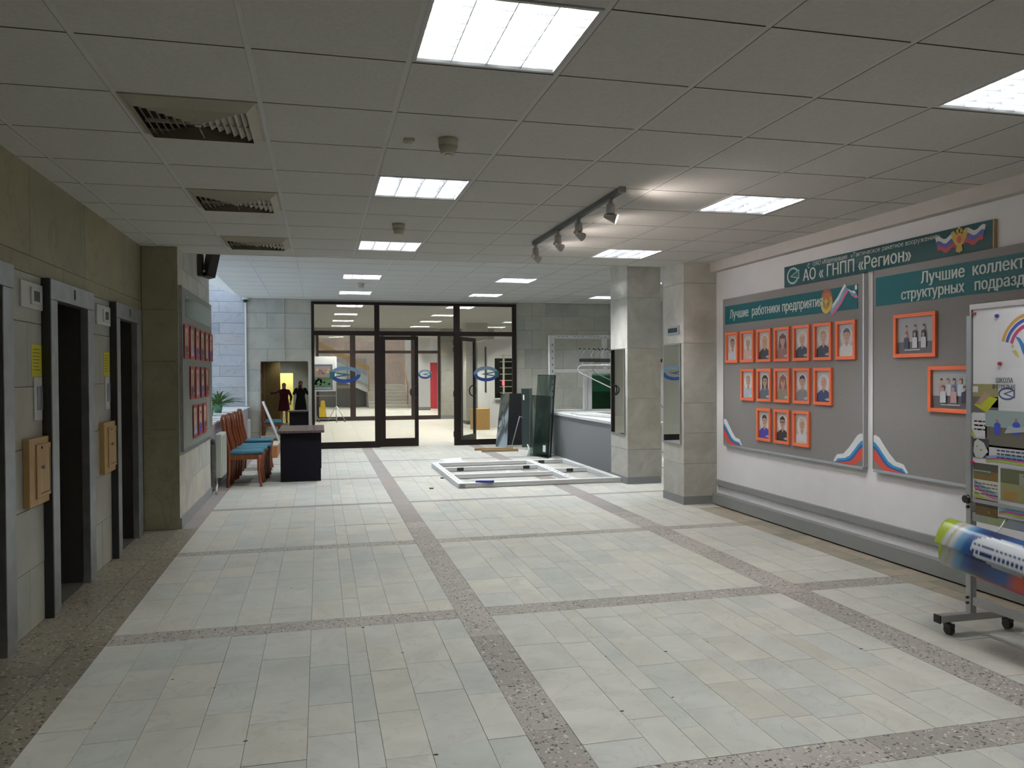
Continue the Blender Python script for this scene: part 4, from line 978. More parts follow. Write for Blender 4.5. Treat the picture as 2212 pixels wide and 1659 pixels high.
# coat racks
def rack(x, y, label, hooks, dk):
    t = thing('coat_rack', label, 'coat rack', (x+.6, y, 0), group='tubular coat racks behind the counter')
    W = 1.3
    obj('hook_bar', B(x, x+W, y-.012, y+.012, 1.655, 1.715), M_black, t)
    for yy in (y-.02, y+.02)[:1]:
        bm = bmesh.new(); pts = [(x+W*.9, yy, 1.60), (x+.03, yy, 1.60), (x-.02, yy, 1.575), (x-.045, yy, 1.53), (x-.02, yy, 1.48), (x+.03, yy, 1.455), (x+.62, yy, 1.18), (x+1.25, yy, .89), (x+1.33, yy, .8), (x+1.35, yy, .6), (x+1.35, yy, .01)]
        tube(bm, pts, .010, n=8); obj('bent_tube', bm, M_white if not dk else M_greyrail, t)
    for k in range(hooks):
        hx = x+.05+W*.9*k/(hooks-1)
        bm = bmesh.new(); cyl(bm, (hx, y, 1.71), (hx, y, 1.79), .004, n=6)
        for s in (-1, 1): tube(bm, [(hx, y, 1.79), (hx+s*.03, y+s*.02, 1.82), (hx+s*.05, y+s*.03, 1.87)], .004, n=6)
        h = obj('hook', bm, M_alu, t)
        bm = bmesh.new()
        for s in (-1, 1): ell(bm, (hx+s*.05, y+s*.03, 1.885), .017, n=8, m=6)
        obj('hook_balls', bm, M_black, h)
        bm = bmesh.new(); tube(bm, [(hx, y-.012, 1.655), (hx, y-.02, 1.60), (hx+.02, y-.04, 1.575), (hx+.035, y-.06, 1.60)], .004, n=6); obj('lower_hook', bm, M_alu, h)
rack(4.36, 13.0, 'coat rack with ball-tipped hooks and a white bent tube, nearest the counter', 8, 0); rack(4.80, 13.45, 'coat rack with ball-tipped hooks and a grey bent tube, partly behind the nearest rack', 7, 1)
# leaning sheets
def slab_between(bm, b0, b1, t0, t1, th):
    """sheet with bottom edge b0-b1 and top edge t0-t1, thickness vector th"""
    prism(bm, [b0, b1, t1, t0], th); return bm
t = thing('black_sheet', 'black sheet leaning against the partition with a mirrored edge panel', 'sheet', (3.7, 15.3, 0))
bm = bmesh.new(); slab_between(bm, (3.60, 15.25, .045), (3.92, 15.2, .045), (3.74, 15.62, 1.06), (3.985, 15.58, 1.06), (0, .02, 0)); obj('dark_panel', bm, flat('matte_black', (.005, .005, .006), .7, spec=.1), t)
bm = bmesh.new(); slab_between(bm, (3.42, 15.50, .0), (3.595, 15.24, .0), (3.60, 15.80, 1.04), (3.735, 15.61, 1.07), (.006, .006, 0)); obj('mirror_panel', bm, flat('dull_mirror', (.55, .6, .58), .06, metal=.9), t)
t = thing('smoked_sheet', 'smoked glass sheet with a pale sticker leaning behind the lumber', 'glass', (3.9, 14.7, 0))
bm = bmesh.new(); slab_between(bm, (3.77, 14.72, .045), (3.90, 14.68, .045), (3.92, 15.35, 1.16), (4.08, 15.3, 1.16), (0, .01, 0)); obj('sheet', bm, flat('smoked_sheet', (.018, .03, .028), .08), t)
bm = bmesh.new(); slab_between(bm, (3.90, 14.66, .045), (3.965, 14.65, .045), (4.08, 15.28, 1.165), (4.125, 15.27, 1.165), (0, .012, 0)); obj('edge', bm, M_black, t)
bm = bmesh.new(); slab_between(bm, (3.905, 15.15, .94), (3.93, 15.15, .94), (3.915, 15.20, 1.04), (3.94, 15.20, 1.04), (0, .003, 0)); obj('sticker', bm, M_white, t)
bm = bmesh.new(); tube(bm, [(3.66, 15.10, .05), (3.79, 14.98, .63), (3.85, 15.0, .60)], .009, n=6); obj('wire_handle', bm, M_alu, t)
def tall(x0, y0, x1, y1, tx, ty, h, label, stk):
    t = thing('glass_sheet', label, 'glass', ((x0+x1)/2, (y0+y1)/2, 0), group='glass sheets leaning on the counter')
    bm = bmesh.new(); slab_between(bm, (x0, y0, 0.0), (x1, y1, 0.0), (x1+tx, y1+ty, h), (x0+tx, y0+ty, h), (.008, .003, 0)); obj('sheet', bm, M_glassd, t)
    bm = bmesh.new(); slab_between(bm, (x1, y1-.004, 0.0), (x1+.035, y1+.0, 0.0), (x1+tx+.035, y1+ty, h), (x1+tx, y1+ty-.004, h), (0, .012, 0)); obj('edge', bm, M_black, t)
    bm = bmesh.new(); slab_between(bm, (x0+tx, y0+ty-.004, h), (x1+tx, y1+ty-.004, h), (x1+tx, y1+ty-.004, h+.008), (x0+tx, y0+ty-.004, h+.008), (.01, .006, 0)); obj('top_edge', bm, M_black, t)
    for f0, f1, ww in stk:
        a = Vector((x0+tx*f0, y0+ty*f0, h*f0)); d = Vector((x1-x0, y1-y0, 0)); up = Vector((tx, ty, h))*(f1-f0)
        bm = bmesh.new(); prism(bm, [a+d*.75, a+d*(.75+ww), a+d*(.75+ww)+up, a+d*.75+up], (-.002, -.0008, 0)); obj('sticker', bm, M_white, t)
tall(3.62, 13.62, 3.80, 13.10, .13, .30, 1.06, 'shorter smoked glass sheet leaning on the counter with a sticker low down', [(.09, .20, .15)])
tall(3.72, 13.75, 3.875, 13.22, .16, .22, 1.43, 'tallest glass sheet leaning on the counter behind the shorter one', [])
for y, x0, x1, lab in ((14.42, 2.92, 3.62, 'nearer timber batten lying before the leaning sheets'), (14.75, 2.85, 3.60, 'farther timber batten lying before the leaning sheets')):
    t = own(obj('timber_batten', B(x0, x1, y, y+.05, 0, .045, bev=.002), M_lumber)); tag(t, lab, 'timber', 'timber battens')
bm = bmesh.new(); tube(bm, [(3.56, 13.50, .01), (3.60, 13.55, .12), (3.58, 13.6, .20)], .012, n=6); t = own(obj('plastic_scrap', bm, M_white)); tag(t, 'curved white plastic scrap at the foot of the leaning glass', 'scrap')
# frame lying on the floor
fx0, fx1, fy0, fy1, xm = 1.70, 3.92, 9.93, 12.40, 3.22
t = thing('floor_window_frame', 'large white plastic window frame lying flat on the floor', 'window frame', (2.8, 11.2, 0))
def fbar(name, x0, x1, y0, y1, z1=.065):
    bm = bmesh.new(); bx(bm, x0, x1, y0, y1, .002, z1, bev=.004)
    if x1-x0 > y1-y0: bx(bm, x0+.01, x1-.01, y0-.006, y0+.001, .012, .03)
    return obj(name, bm, M_white, t)
fbar('outer_bar', fx0, fx1, fy0, fy0+.09); fbar('outer_bar', fx0, fx1, fy1-.09, fy1); fbar('outer_bar', fx0, fx0+.09, fy0+.09, fy1-.09); fbar('outer_bar', fx1-.09, fx1, fy0+.09, fy1-.09)
fbar('cross_bar', xm, xm+.10, fy0+.09, fy1-.09); fbar('inner_bar', fx0+.09, xm, 10.83, 10.90); fbar('inner_bar', fx0+.09, xm, 11.66, 11.73); fbar('inner_bar', xm+.10, fx1-.09, 11.12, 11.19)
for x, y in ((1.98, 11.66), (3.0, 11.66), (3.42, 12.31), (3.52, 11.12)): obj('spacer', B(x, x+.10, y-.010, y-.0005, .015, .06), M_black, t)
bm = bmesh.new(); bx(bm, 1.72, 1.79, 9.922, 9.93, .004, .06); obj('corner_gap', bm, M_greyrail, t)
bm = bmesh.new()
for i in range(12): bx(bm, 1.735, 1.748, 10.15+.18*i, 10.22+.18*i, .0652, .0665); bx(bm, xm+.04, xm+.055, 10.15+.18*i, 10.22+.18*i, .0652, .0665)
obj('profile_slots', bm, M_greyrail, t)
bm = bmesh.new(); prism(bm, [(0, 0, 0), (.20, -.02, .0), (.23, .0, .0), (.24, .035, 0), (.20, .03, 0), (.05, .045, 0), (0, .03, 0)], (0, 0, .022)); bmesh.ops.rotate(bm, verts=bm.verts, cent=(0, 0, 0), matrix=Euler((0, 0, -.2)).to_matrix()); bmesh.ops.translate(bm, verts=bm.verts, vec=(1.93, 9.955, .066))
t = own(obj('blue_strap', bm, flat('blue_plastic', (.01, .02, .22), .5))); tag(t, 'dark blue plastic tool lying on the near edge of the floor frame', 'tool')
bm = bmesh.new(); q = random.Random(4)
for i in range(5): prism(bm, [(q.uniform(1.85, 2.2), 12.45+.08*i, .0), (q.uniform(2.2, 2.3), 12.5+.08*i, .0), (q.uniform(2.1, 2.3), 12.6+.08*i, .03+.01*i), (q.uniform(1.85, 2.0), 12.55+.08*i, .02+.01*i)], (0, 0, .005))
t = own(obj('plastic_film', bm, M_white)); tag(t, 'crumpled white plastic film on the floor behind the frame corner', 'film')
for x, y, s, lab in ((1.345, 9.99, .05, 'small black scrap on the floor left of the flat frame, nearer'), (1.63, 10.95, .045, 'small black scrap on the floor by the frame corner, farther')):
    t = own(obj('floor_scrap', B(x, x+s, y, y+s*1.2, 0, .012, bev=.003), M_black)); tag(t, lab, 'scrap', 'black floor scraps')

# ================================================================ WHITEBOARD STAND ON THE RIGHT
WX = 3.55; WY = 3.70
t = thing('wheeled_whiteboard', 'wheeled whiteboard stand with pinned posters at the right edge', 'whiteboard', (WX, WY, 0))
obj('upright', B(WX-.02, WX+.02, WY-.018, WY+.018, .07, 1.77, bev=.004), M_alu, t)
foot = obj('foot', B(3.33, 3.83, WY-.022, WY+.022, .065, .105, bev=.003), M_alu, t)
obj('foot_cap', B(3.322, 3.33, WY-.024, WY+.024, .063, .107), M_black, foot)
for x in (3.385, 3.78):
    c = thing('caster', None, None, (x, WY-.02, 0)); c.parent = t; c.location = Vector((x, WY-.02, 0))-t.location; 
    bm = bmesh.new(); cyl(bm, (x-.014, WY-.02, .027), (x+.014, WY-.02, .027), .027, n=18); w_ = obj('wheel', bm, M_black, c)
    bm = bmesh.new(); bx(bm, x-.018, x+.018, WY-.045, WY+.005, .04, .062, bev=.004); obj('fork', bm, M_black, c)
obj('lower_beam', B(WX-.012, WX+.012, 1.6, WY-.02, .15, .20, bev=.003), M_alu, t); obj('mid_beam', B(WX-.014, WX+.014, 1.6, WY-.02, .625, .675, bev=.003), M_alu, t)
bm = bmesh.new()
for z in (.16, .19, .70, .725, .76): cyl(bm, (WX-.03, WY, z), (WX-.02, WY, z), .008, n=10)
obj('bolt', bm, M_black, t)
WF = WX-.028   # face of the board
obj('board', B(WF, WF+.014, 2.2, WY-.04, .755, 1.80), flat('whiteboard_face', (.86, .86, .90), .25), t)
for nm, a_ in (('board_frame', (WF-.006, WF+.02, 2.2, WY-.02, 1.80, 1.83)), ('board_frame', (WF-.006, WF+.02, 2.2, WY-.02, .735, .755)), ('board_frame', (WF-.006, WF+.02, WY-.032, WY-.02, .755, 1.80))): obj(nm, B(*a_, bev=.002), M_alu, t)
bm = bmesh.new(); cyl(bm, (WF-.02, WY-.005, .745), (WF+.02, WY-.005, .745), .022, n=16); obj('clamp_knob', bm, M_black, t)
obj('corner_clip', B(WF-.008, WF+.0, WY-.062, WY-.042, 1.772, 1.784), M_red, t)
UW = (0, -1, 0)
def poster(y0, z0, w_, h_, label, fn, name='poster'):
    p = thing(name, label, 'poster', (WF, y0-w_/2, z0)); a = Art((WF-.0012, y0, z0), UW, UY); fn(a, w_, h_); a.done('sheet', p); return p
def lines(a, u, v, n, w_, step, h=.004, c=(.04, .04, .08)):
    q = random.Random(n)
    for i in range(n):
        x = u
        while x < u+w_:
            l = q.uniform(.015, .035); a.rect(x, v-i*step, min(x+l, u+w_), v-i*step+h, c, up=False); x += l+.006
def f_logo(a, w_, h_):
    a.rect(0, 0, w_, h_, (.78, .78, .82))
    for r, c in ((.19, (.62, .33, .07)), (.165, (.05, .10, .42)), (.135, (.50, .05, .14))): a.ring(.215, .10, r, r*.98, .018, c, a0=1.3, a1=2.9, n=16)
    a.band([(.12, .165), (.145, .155), (.17, .12), (.19, .05)], [(.12, .16), (.14, .13), (.16, .08), (.178, .05)], (.05, .2, .5))
    a.poly([(.07, .085), (.10, .09), (.14, .05), (.135, .075), (.12, .095)], (.65, .5, .08)); a.oval(.10, .115, .008, .01, (.6, .45, .2), n=8)
poster(3.50, 1.475, .36, .295, 'white poster with coloured arcs at the upper right of the whiteboard', f_logo)
def f_shoot(a, w_, h_):
    a.rect(0, 0, w_, h_, (.78, .80, .82)); a.ring(.10, .075, .055, .034, .010, (.10, .11, .25), a0=.5, a1=5.6, n=22); a.poly([(.075, .075), (.15, .10), (.15, .052)], (.10, .11, .25)); a.poly([(.095, .075), (.14, .09), (.14, .061)], (.78, .80, .82))
def f_photo(sky, ground, bits):
    def g(a, w_, h_):
        a.rect(0, 0, w_, h_, ground); a.rect(0, h_*.55, w_, h_, sky)
        for b in bits: a.poly([(u*w_, v*h_) for u, v in b[0]], b[1])
    return g
person = lambda u, v, c, s=1: [([(u-.05*s, v-.3*s), (u+.05*s, v-.3*s), (u+.065*s, v), (u+.03*s, v+.06*s), (u-.03*s, v+.06*s), (u-.065*s, v)], c), ([(u-.022*s, v+.07*s), (u+.022*s, v+.07*s), (u+.024*s, v+.15*s), (u-.024*s, v+.15*s)], (.35, .2, .14))]
poster(3.66, 1.235, .17, .155, 'photo print with a lime mat pinned at the left of the whiteboard', f_photo((.30, .27, .12), (.13, .12, .12), [([(.05, .25), (.55, .0), (.98, .5), (.5, .62)], (.48, .52, .03)), ([(.1, .3), (.5, .75), (.7, .6), (.3, .25)], (.40, .27, .18)), ([(.0, .7), (.22, .7), (.22, .92), (.0, .92)], (.7, .7, .7))]))
q1 = poster(3.535, 1.265, .19, .165, 'white title sheet with a target-like logo over the photo prints', f_shoot)
M_ink = flat('ink', (.06, .06, .09), .6)
text('ШКОЛА', 'lettering', .036, (WF-.0035, 3.505, 1.398), UW, UY, M_ink, q1, bold=.001, xs=.8); text('В СТРЕЛЬБЕ', 'lettering', .027, (WF-.0035, 3.525, 1.368), UW, UY, M_ink, q1, bold=.001, xs=.88)
blue = (.05, .08, .50)
bits = person(.22, .62, blue, .9)+person(.55, .66, blue, 1)+person(.85, .66, blue, 1)+[([(.35, .40), (.72, .48), (.72, .62), (.55, .57), (.42, .62)], (.45, .5, .55))]
poster(3.575, 1.05, .36, .20, 'photo print of three people in blue shirts holding a paper', f_photo((.33, .42, .42), (.14, .13, .10), bits))
def f_note(a, w_, h_): a.rect(0, 0, w_, h_, (.78, .78, .82)); lines(a, .02, h_*.62, 3, w_*.75, .022, .008); a.poly([(0, 0), (.03, 0), (0, .05)], (.5, .52, .1))
poster(3.67, 1.10, .105, .13, 'small white sheet with three short lines, beside the blue shirts photo', f_note)
poster(3.66, .985, .11, .105, 'dark photo print with a pale shape below the small white sheet', f_photo((.04, .04, .06), (.05, .05, .07), [([(.05, .3), (.2, 0), (.6, 0), (.95, .35), (.7, .8), (.3, .98), (.1, .8)], (.62, .64, .60)), ([(.5, .38), (.56, .38), (.56, .46), (.5, .46)], (.05, .05, .05)), ([(.25, .55), (.3, .55), (.3, .62), (.25, .62)], (.05, .05, .05))]))
def f_ban(nl):
    def g(a, w_, h_):
        a.rect(0, 0, w_, h_, (.70, .70, .76))
        def wv(b, am): return [(w_*i/8, h_*(b+am*i/8+.05*math.sin(i*.8))) for i in range(9)]
        a.band(wv(.42, .30), wv(.30, .26), (.20, .42, .62)); a.band(wv(.30, .26), wv(.20, .20), (.52, .10, .30)); a.band(wv(.20, .16), wv(.10, .12), (.36, .52, .06))
        lines(a, w_*.2, h_*.74, nl, w_*.6, h_*.18, h_*.07)
    return g
poster(3.57, .955, .36, .105, 'white banner print with rainbow waves and three text lines', f_ban(3))
poster(3.645, .925, .16, .0, '', lambda a, w_, h_: None) if False else None
poster(3.655, .865, .165, .09, 'dark photo print with a row of small white figures under a pink magnet', f_photo((.06, .055, .04), (.20, .12, .03), [([(.02, .35), (.75, .35), (.75, .6), (.02, .6)], (.08, .13, .07))]+[([(.07*i+.05, .5), (.07*i+.09, .5), (.07*i+.09, .58), (.07*i+.05, .58)], (.6, .6, .55)) for i in range(10)]))
def f_wave(a, w_, h_):
    a.rect(0, 0, w_, h_, (.70, .70, .58))
    for b, c in ((.75, (.25, .38, .50)), (.52, (.55, .18, .32)), (.28, (.40, .48, .10)), (.08, (.55, .45, .08))): a.poly([(0, h_*b), (w_*.6, h_*(b-.4)), (w_, h_*max(-.0, b-.62)), (w_, h_*max(.02, b-.45)), (w_*.5, h_*(b-.12)), (0, h_*(b+.22))] if b > .3 else [(0, 0), (w_*.7, 0), (w_*.2, h_*b*.6), (0, h_*(b+.08))], c)
    lines(a, .008, h_*.78, 4, w_*.92, h_*.19, h_*.05)
poster(3.65, .765+.0, .16, .10, 'yellow sheet with diagonal coloured waves and text lines', f_wave)
poster(3.475, .775, .26, .17, 'olive photo print with a logo corner and a green figure', f_photo((.12, .13, .07), (.30, .28, .12), [([(.1, .05), (.4, .05), (.4, .3), (.1, .3)], (.35, .2, .05)), ([(.55, .1), (.8, .1), (.8, .7), (.6, .7)], (.04, .18, .10)), ([(.45, .5), (.8, .5), (.8, .9), (.45, .9)], (.3, .32, .26)), ([(.55, .8), (.75, .8), (.75, .86), (.55, .86)], (.05, .05, .08))]))
poster(3.64, .70-.03, .15, .09, 'dark hall photo print with small ceiling lights, lowest on the whiteboard', f_photo((.03, .025, .02), (.13, .07, .02), [([(.1*i, .85), (.1*i+.05, .85), (.1*i+.05, .9), (.1*i, .9)], (.5, .5, .4)) for i in range(1, 8)]+[([(.6, .2), (.66, .2), (.63, .4)], (.5, .35, .05))]))
poster(3.485, .685, .2, .085, 'white banner print with pink and blue waves at the bottom right of the whiteboard', f_ban(2))
for y, z, c, lab in ((3.495, 1.755, (.03, .03, .22), 'dark blue round magnet holding the arcs poster, upper'), (3.475, 1.50, (.30, .02, .05), 'dark red round magnet holding the arcs poster, lower'), (3.655, .955, (.62, .02, .14), 'pink round magnet at the left of the lower prints')):
    bm = bmesh.new(); cyl(bm, (WF-.004, y, z), (WF-.014, y, z), .011, .009, n=16); o = own(obj('magnet', bm, C(c, .3))); tag(o, lab, 'magnet', 'round magnets on the whiteboard')
# rolled colourful banner hanging on the stand
t = thing('rolled_banner', 'loosely rolled glossy banner in lime, blue and orange hanging on the whiteboard stand', 'banner', (3.42, 3.2, .35))
cx, cz = 3.39, .50; ya, yb = 3.70, 2.2
PAL = {'w': (.62, .66, .72), 'l': (.40, .50, .04), 't': (.03, .30, .22), 'n': (.008, .02, .10), 'b': (.01, .07, .24), 's': (.12, .30, .50), 'g': (.10, .30, .04), 'o': (.45, .06, .015), 'm': (.38, .01, .20), 'y': (.50, .42, .16), 'k': (.01, .01, .02)}
NB, NL = 150, 170
def smix(a, b, t):
    t = max(0, min(1, t)); t = t*t*(3-2*t); return tuple(x*(1-t)+y*t for x, y in zip(a, b))
def ramp(stops, v):
    if v <= stops[0][0]: return PAL[stops[0][1]]
    for (p, c), (q, d) in zip(stops, stops[1:]):
        if v <= q: return smix(PAL[c], PAL[d], (v-p)/(q-p))
    return PAL[stops[-1][1]]
TOT = 3.6*PI
def bcol(s_, l):
    v = s_*TOT-2.0; a_ = (v/(2*PI)) % 1.0     # a_ .25 = top, .5 = room side, .75 = bottom
    if v < TOT-2.0-2*PI*1.02: return PAL['n'] if math.sin(v*3+l*9) > .6 else PAL['w']
    q_ = l+.16*(a_-.5)
    if a_ > .66: c = ramp([(0, 't'), (.02, 'w'), (.06, 'w'), (.10, 'g'), (.17, 'g'), (.20, 'o'), (.30, 'o'), (.34, 'm'), (1, 'm')], q_)
    else: c = ramp([(-.08, 't'), (-.012, 'l'), (.022, 'l'), (.03, 'w'), (.045, 'w'), (.05, 'y'), (.065, 'w'), (.10, 's'), (.13, 'b'), (.18, 'n'), (.30, 'b'), (.36, 'o'), (.5, 'o'), (.56, 'm'), (1, 'm')], q_)
    e_ = ((l-.30)/.14)**2+((a_-.42)/.10)**2
    if e_ < 1: c = PAL['w'] if not (.398 < a_ < .418 or .445 < a_ < .465) or (int(l*220) % 4 == 0) else PAL['n']
    return c
bm = bmesh.new(); grid = []; vcol = []
for i in range(NL+1):
    l = i/NL; row = []
    for j in range(NB+1):
        s_ = j/NB; an = -2.0+s_*TOT; rad = .070+.085*s_
        y = ya+(yb-ya)*l+.035*math.cos(an+.6)*(1-l)
        v = bm.verts.new((cx-rad*.72*math.cos(an)*-1*1.0 if False else cx-.72*rad*math.cos(an-PI), y, cz+rad*1.0*math.sin(an)-.10*l)); row.append(v); vcol.append(bcol(s_, l))
    grid.append(row)
for i in range(NL):
    for j in range(NB): f = bm.faces.new((grid[i][j], grid[i+1][j], grid[i+1][j+1], grid[i][j+1])); f.smooth = True
M_print = flat('banner_print', (.5, .5, .5), .28)
an_ = M_print.node_tree.nodes.new('ShaderNodeAttribute'); an_.attribute_name = 'print'; M_print.node_tree.links.new(an_.outputs['Color'], M_print.node_tree.nodes['Principled BSDF'].inputs['Base Color'])
sheet = obj('banner_sheet', bm, M_print, t)
ca = sheet.data.color_attributes.new('print', 'FLOAT_COLOR', 'POINT')
for k, c in enumerate(vcol): ca.data[k].color = (c[0], c[1], c[2], 1)
so = sheet.modifiers.new('thick', 'SOLIDIFY'); so.thickness = .002
bm = bmesh.new(); tube(bm, [(3.55, 3.45, .70), (3.50, 3.46, .62), (3.46, 3.46, .595)], .004, n=6); tube(bm, [(3.55, 2.6, .70), (3.50, 2.6, .60), (3.46, 2.6, .575)], .004, n=6); obj('hanging_tie', bm, M_white, t)

# ================================================================ LOBBY BEHIND THE GLASS
lf = struct('floor.001', B(-1.5, 7.0, YF, 40, -.12, -.004), M_grout)
bm = bmesh.new(); x = -1.5
while x < 7:
    y = YF+.02
    while y < 40:
        L = R.uniform(.5, 1.0); bx(bm, x+.001, min(x+.6, 7)-.001, y+.001, min(y+L, 40)-.001, -.02, 0); y += L
    x += .6
obj('floor_tiles', bm, M_floor2, lf, kind='stuff')
struct('wall_lobby_left', B(-1.65, -1.5, YF+.3, 40, 0, 5.5), M_whitew); struct('wall_lobby_right', B(7.0, 7.15, YF+.3, 40, 0, 5.5), M_whitew)
PY = 25.5
lw = struct('wall_lobby', B(-1.5, -.10, PY, PY+.2, 0, H2+.2), M_plas)
pw = struct('wall_lobby.001', B(3.82, 5.6, PY+.02, PY+.3, 0, H2+.2), M_grout); slabwall(pw, 'y', PY+.02, -.02, 3.80, 5.6, [.12, .55, 1.05, 1.55, 2.05, 2.5, H2], .66, M_wall); obj('plinth', B(3.80, 5.6, PY-.012, PY+.02, 0, .12), M_greyrail, pw)
struct('wall_lobby.002', B(-.10, 3.82, PY, PY+.1, 2.78, H2+.2), M_plas)
p2 = struct('window_3', B(-.10, 3.80, PY-.03, PY+.03, 2.70, 2.78), M_frame); p2['label'] = 'second dark glazed partition at the back of the lobby'
M_frb = flat('brown_frame', (.022, .012, .011), .4)
def m2(name, x0, x1, z0, z1): return obj(name, B(x0, x1, PY-.03, PY+.03, z0, z1), M_frb, p2)
for x0, x1 in ((-.10, -.03), (.93, 1.10), (1.9, 1.98), (2.86, 3.02), (3.72, 3.80)): m2('post', x0, x1, 0, 2.70)
m2('transom', -.03, .93, 2.13, 2.22); m2('transom', 1.10, 1.9, 2.13, 2.22); m2('transom', 1.98, 2.86, 2.13, 2.22); m2('transom', 3.02, 3.72, 2.13, 2.22)
for x0, x1 in ((-.03, .93), (1.10, 1.9), (1.98, 2.86), (3.02, 3.72)):
    m2('bottom_rail', x0, x1, 0, .13); obj('pane', B(x0, x1, PY-.003, PY+.003, .13, 2.13), M_glass, p2); obj('pane', B(x0, x1, PY-.003, PY+.003, 2.22, 2.70), M_glass, p2)
rings_emblem(p2, 3.30, PY-.04, 1.46, .44, .30, flip=1)
for xx in (1.82, 2.05):
    bm = bmesh.new(); s = -1 if xx < 2 else 1; tube(bm, [(xx, PY-.03, 1.22), (xx+s*-.07, PY-.08, 1.20), (xx+s*-.11, PY-.09, 1.10), (xx+s*-.07, PY-.08, 1.0), (xx, PY-.03, .98)], .013, n=8); obj('pull_handle', bm, M_frb, p2)
# stairs behind the second partition
st = thing('staircase', 'pale stone staircase behind the second glass partition', 'stairs', (2.9, 35, 0)); z = 0
for i in range(7): obj('step', B(2.05, 3.78, 34.5+.3*i, 37.3, .14*i, .14*(i+1), bev=.01), M_floor2, st)
obj('landing', B(.0, 3.78, 36.6, 38.4, .84, .98), M_floor2, st)
bm = bmesh.new(); prism(bm, [(2.12, 35.9, .62), (2.12, 35.9, .98), (-1.45, 35.9, 2.75), (-1.45, 35.9, 2.30)], (0, .9, 0)); obj('upper_flight', bm, M_whitew, st)
bm = bmesh.new(); prism(bm, [(2.12, 35.84, .98), (2.12, 35.84, 1.35), (-1.45, 35.84, 3.15), (-1.45, 35.84, 2.75)], (0, .04, 0)); obj('parapet', bm, flat('parapet', (.42, .50, .54), .6), st)
bm = bmesh.new(); prism(bm, [(2.15, 35.80, 1.62), (2.15, 35.80, 1.84), (-1.45, 35.80, 3.60), (-1.45, 35.80, 3.35)], (0, .07, 0)); obj('handrail', bm, M_lumber, st)
for x_, z_ in ((2.13, 1.62), (1.2, 2.05)): bm = bmesh.new(); cyl(bm, (x_, 35.83, z_-.95), (x_, 35.83, z_+.1), .025, n=10); obj('newel_post', bm, M_lumber, st)
bm = bmesh.new(); cyl(bm, (3.72, 34.6, .0), (3.72, 34.6, 1.1), .03, n=10); cyl(bm, (3.72, 34.6, 1.0), (3.72, 36.6, 2.0), .03, n=10); obj('side_rail', bm, M_chairl, st)
struct('wall_stair', B(-1.5, 2.1, 36.9, 37.0, 0, 2.2), flat('stair_grey', (.34, .34, .36), .8, noise=.05, scale=3))
w4 = struct('wall_lobby.003', B(-1.5, 7.0, 38.42, 38.6, 0, 5.5), M_grout); slabwall(w4, 'y', 38.42, -.02, -1.5, 4.0, [0, 1.0, 2.0, 3.0, 4.0, 5.0], .75, M_pink); obj('plaster', B(4.0, 7.0, 38.38, 38.41, 0, 5.4), M_whitew, w4)
for k, (x, y) in enumerate(((.6, 34.0), (3.0, 34.0), (.6, 36.5), (3.0, 36.5))):  # added lamps, unseen, to brighten the dim stair area
    place_lamp(x, y, 5.20, 'added unseen ceiling light high over the staircase behind the lobby, %s' % ['left front', 'right front', 'left rear', 'right rear'][k], 'added lights over the staircase')
struct('ceiling.004', B(-1.5, 7.0, 32.6, 38.6, 5.3, 5.5), M_whitew); struct('wall_lobby.004', B(-1.5, 7.0, 32.55, 32.65, H2+.19, 5.4), M_whitew)
pp = struct('pillar.001', B(3.86, 4.36, 32.0, 32.5, 0, H2+.15), M_whitew); obj('plinth', B(3.85, 4.37, 31.99, 32.51, 0, .13), M_greyrail, pp)
pp['label'] = 'white square pillar behind the second partition'
t = thing('fire_cabinet', 'tall red cabinet behind the white lobby pillar', 'cabinet', (4.6, 33.5, .2)); obj('body', B(4.42, 4.85, 33.4, 33.8, .0, 1.95, bev=.01), flat('fire_red', (.45, .03, .05), .5), t); obj('door', B(4.45, 4.82, 33.385, 33.4, .25, 1.90, bev=.004), flat('fire_red', (.45, .03, .05)), t); obj('notice', B(4.47, 4.62, 33.38, 33.385, 1.45, 1.55), M_white, t)
pp = struct('pillar.002', B(4.12, 4.74, 22.5, 23.1, 0, H2+.15), M_grout); pp['label'] = 'pale stone pillar in the lobby beside the booth'
for z0, z1 in zip([.1, .5, 1.0, 1.5, 2.0, 2.5], [.5, 1.0, 1.5, 2.0, 2.5, H2]):
    piece('slab', M_floor2, pp, 4.10, 4.75, 22.48, 22.5, z0+.002, z1-.002); piece('slab', M_floor2, pp, 4.10, 4.12, 22.5, 23.1, z0+.002, z1-.002)
# booth, box
t = thing('booth', 'white guard booth with a latticed window in the lobby', 'booth', (5.3, 21.5, 0))
obj('wall_panel', B(4.42, 4.62, 21.0, 21.04, 0, 2.37), M_white, t); obj('wall_panel', B(4.62, 5.9, 21.0, 21.04, 0, .80), M_white, t); obj('wall_panel', B(4.62, 5.9, 21.0, 21.04, 1.88, 2.37), M_white, t); obj('wall_panel', B(5.75, 5.9, 21.0, 21.04, .80, 1.88), M_white, t)
obj('side_panel', B(4.42, 4.46, 21.04, 22.4, 0, 2.37), M_white, t); obj('roof', B(4.40, 5.95, 20.98, 22.42, 2.37, 2.40), M_white, t); obj('ledge', B(4.6, 5.8, 20.94, 21.0, .76, .80), M_white, t)
obj('dark_back', B(4.46, 5.9, 22.38, 22.4, 0, 2.36), flat('booth_inside', (.05, .06, .05), .7), t)
obj('window_pane', B(4.62, 5.75, 21.018, 21.024, .80, 1.88), M_glassd, t)
for i in range(4): obj('lattice_bar', B(4.84+.27*i, 4.89+.27*i, 20.97, 21.0, .86, 1.99), M_cream, t)
for i in range(7): obj('lattice_bar', B(4.76, 5.75, 20.975, 20.995, .93+.17*i, .95+.17*i), M_cream, t)
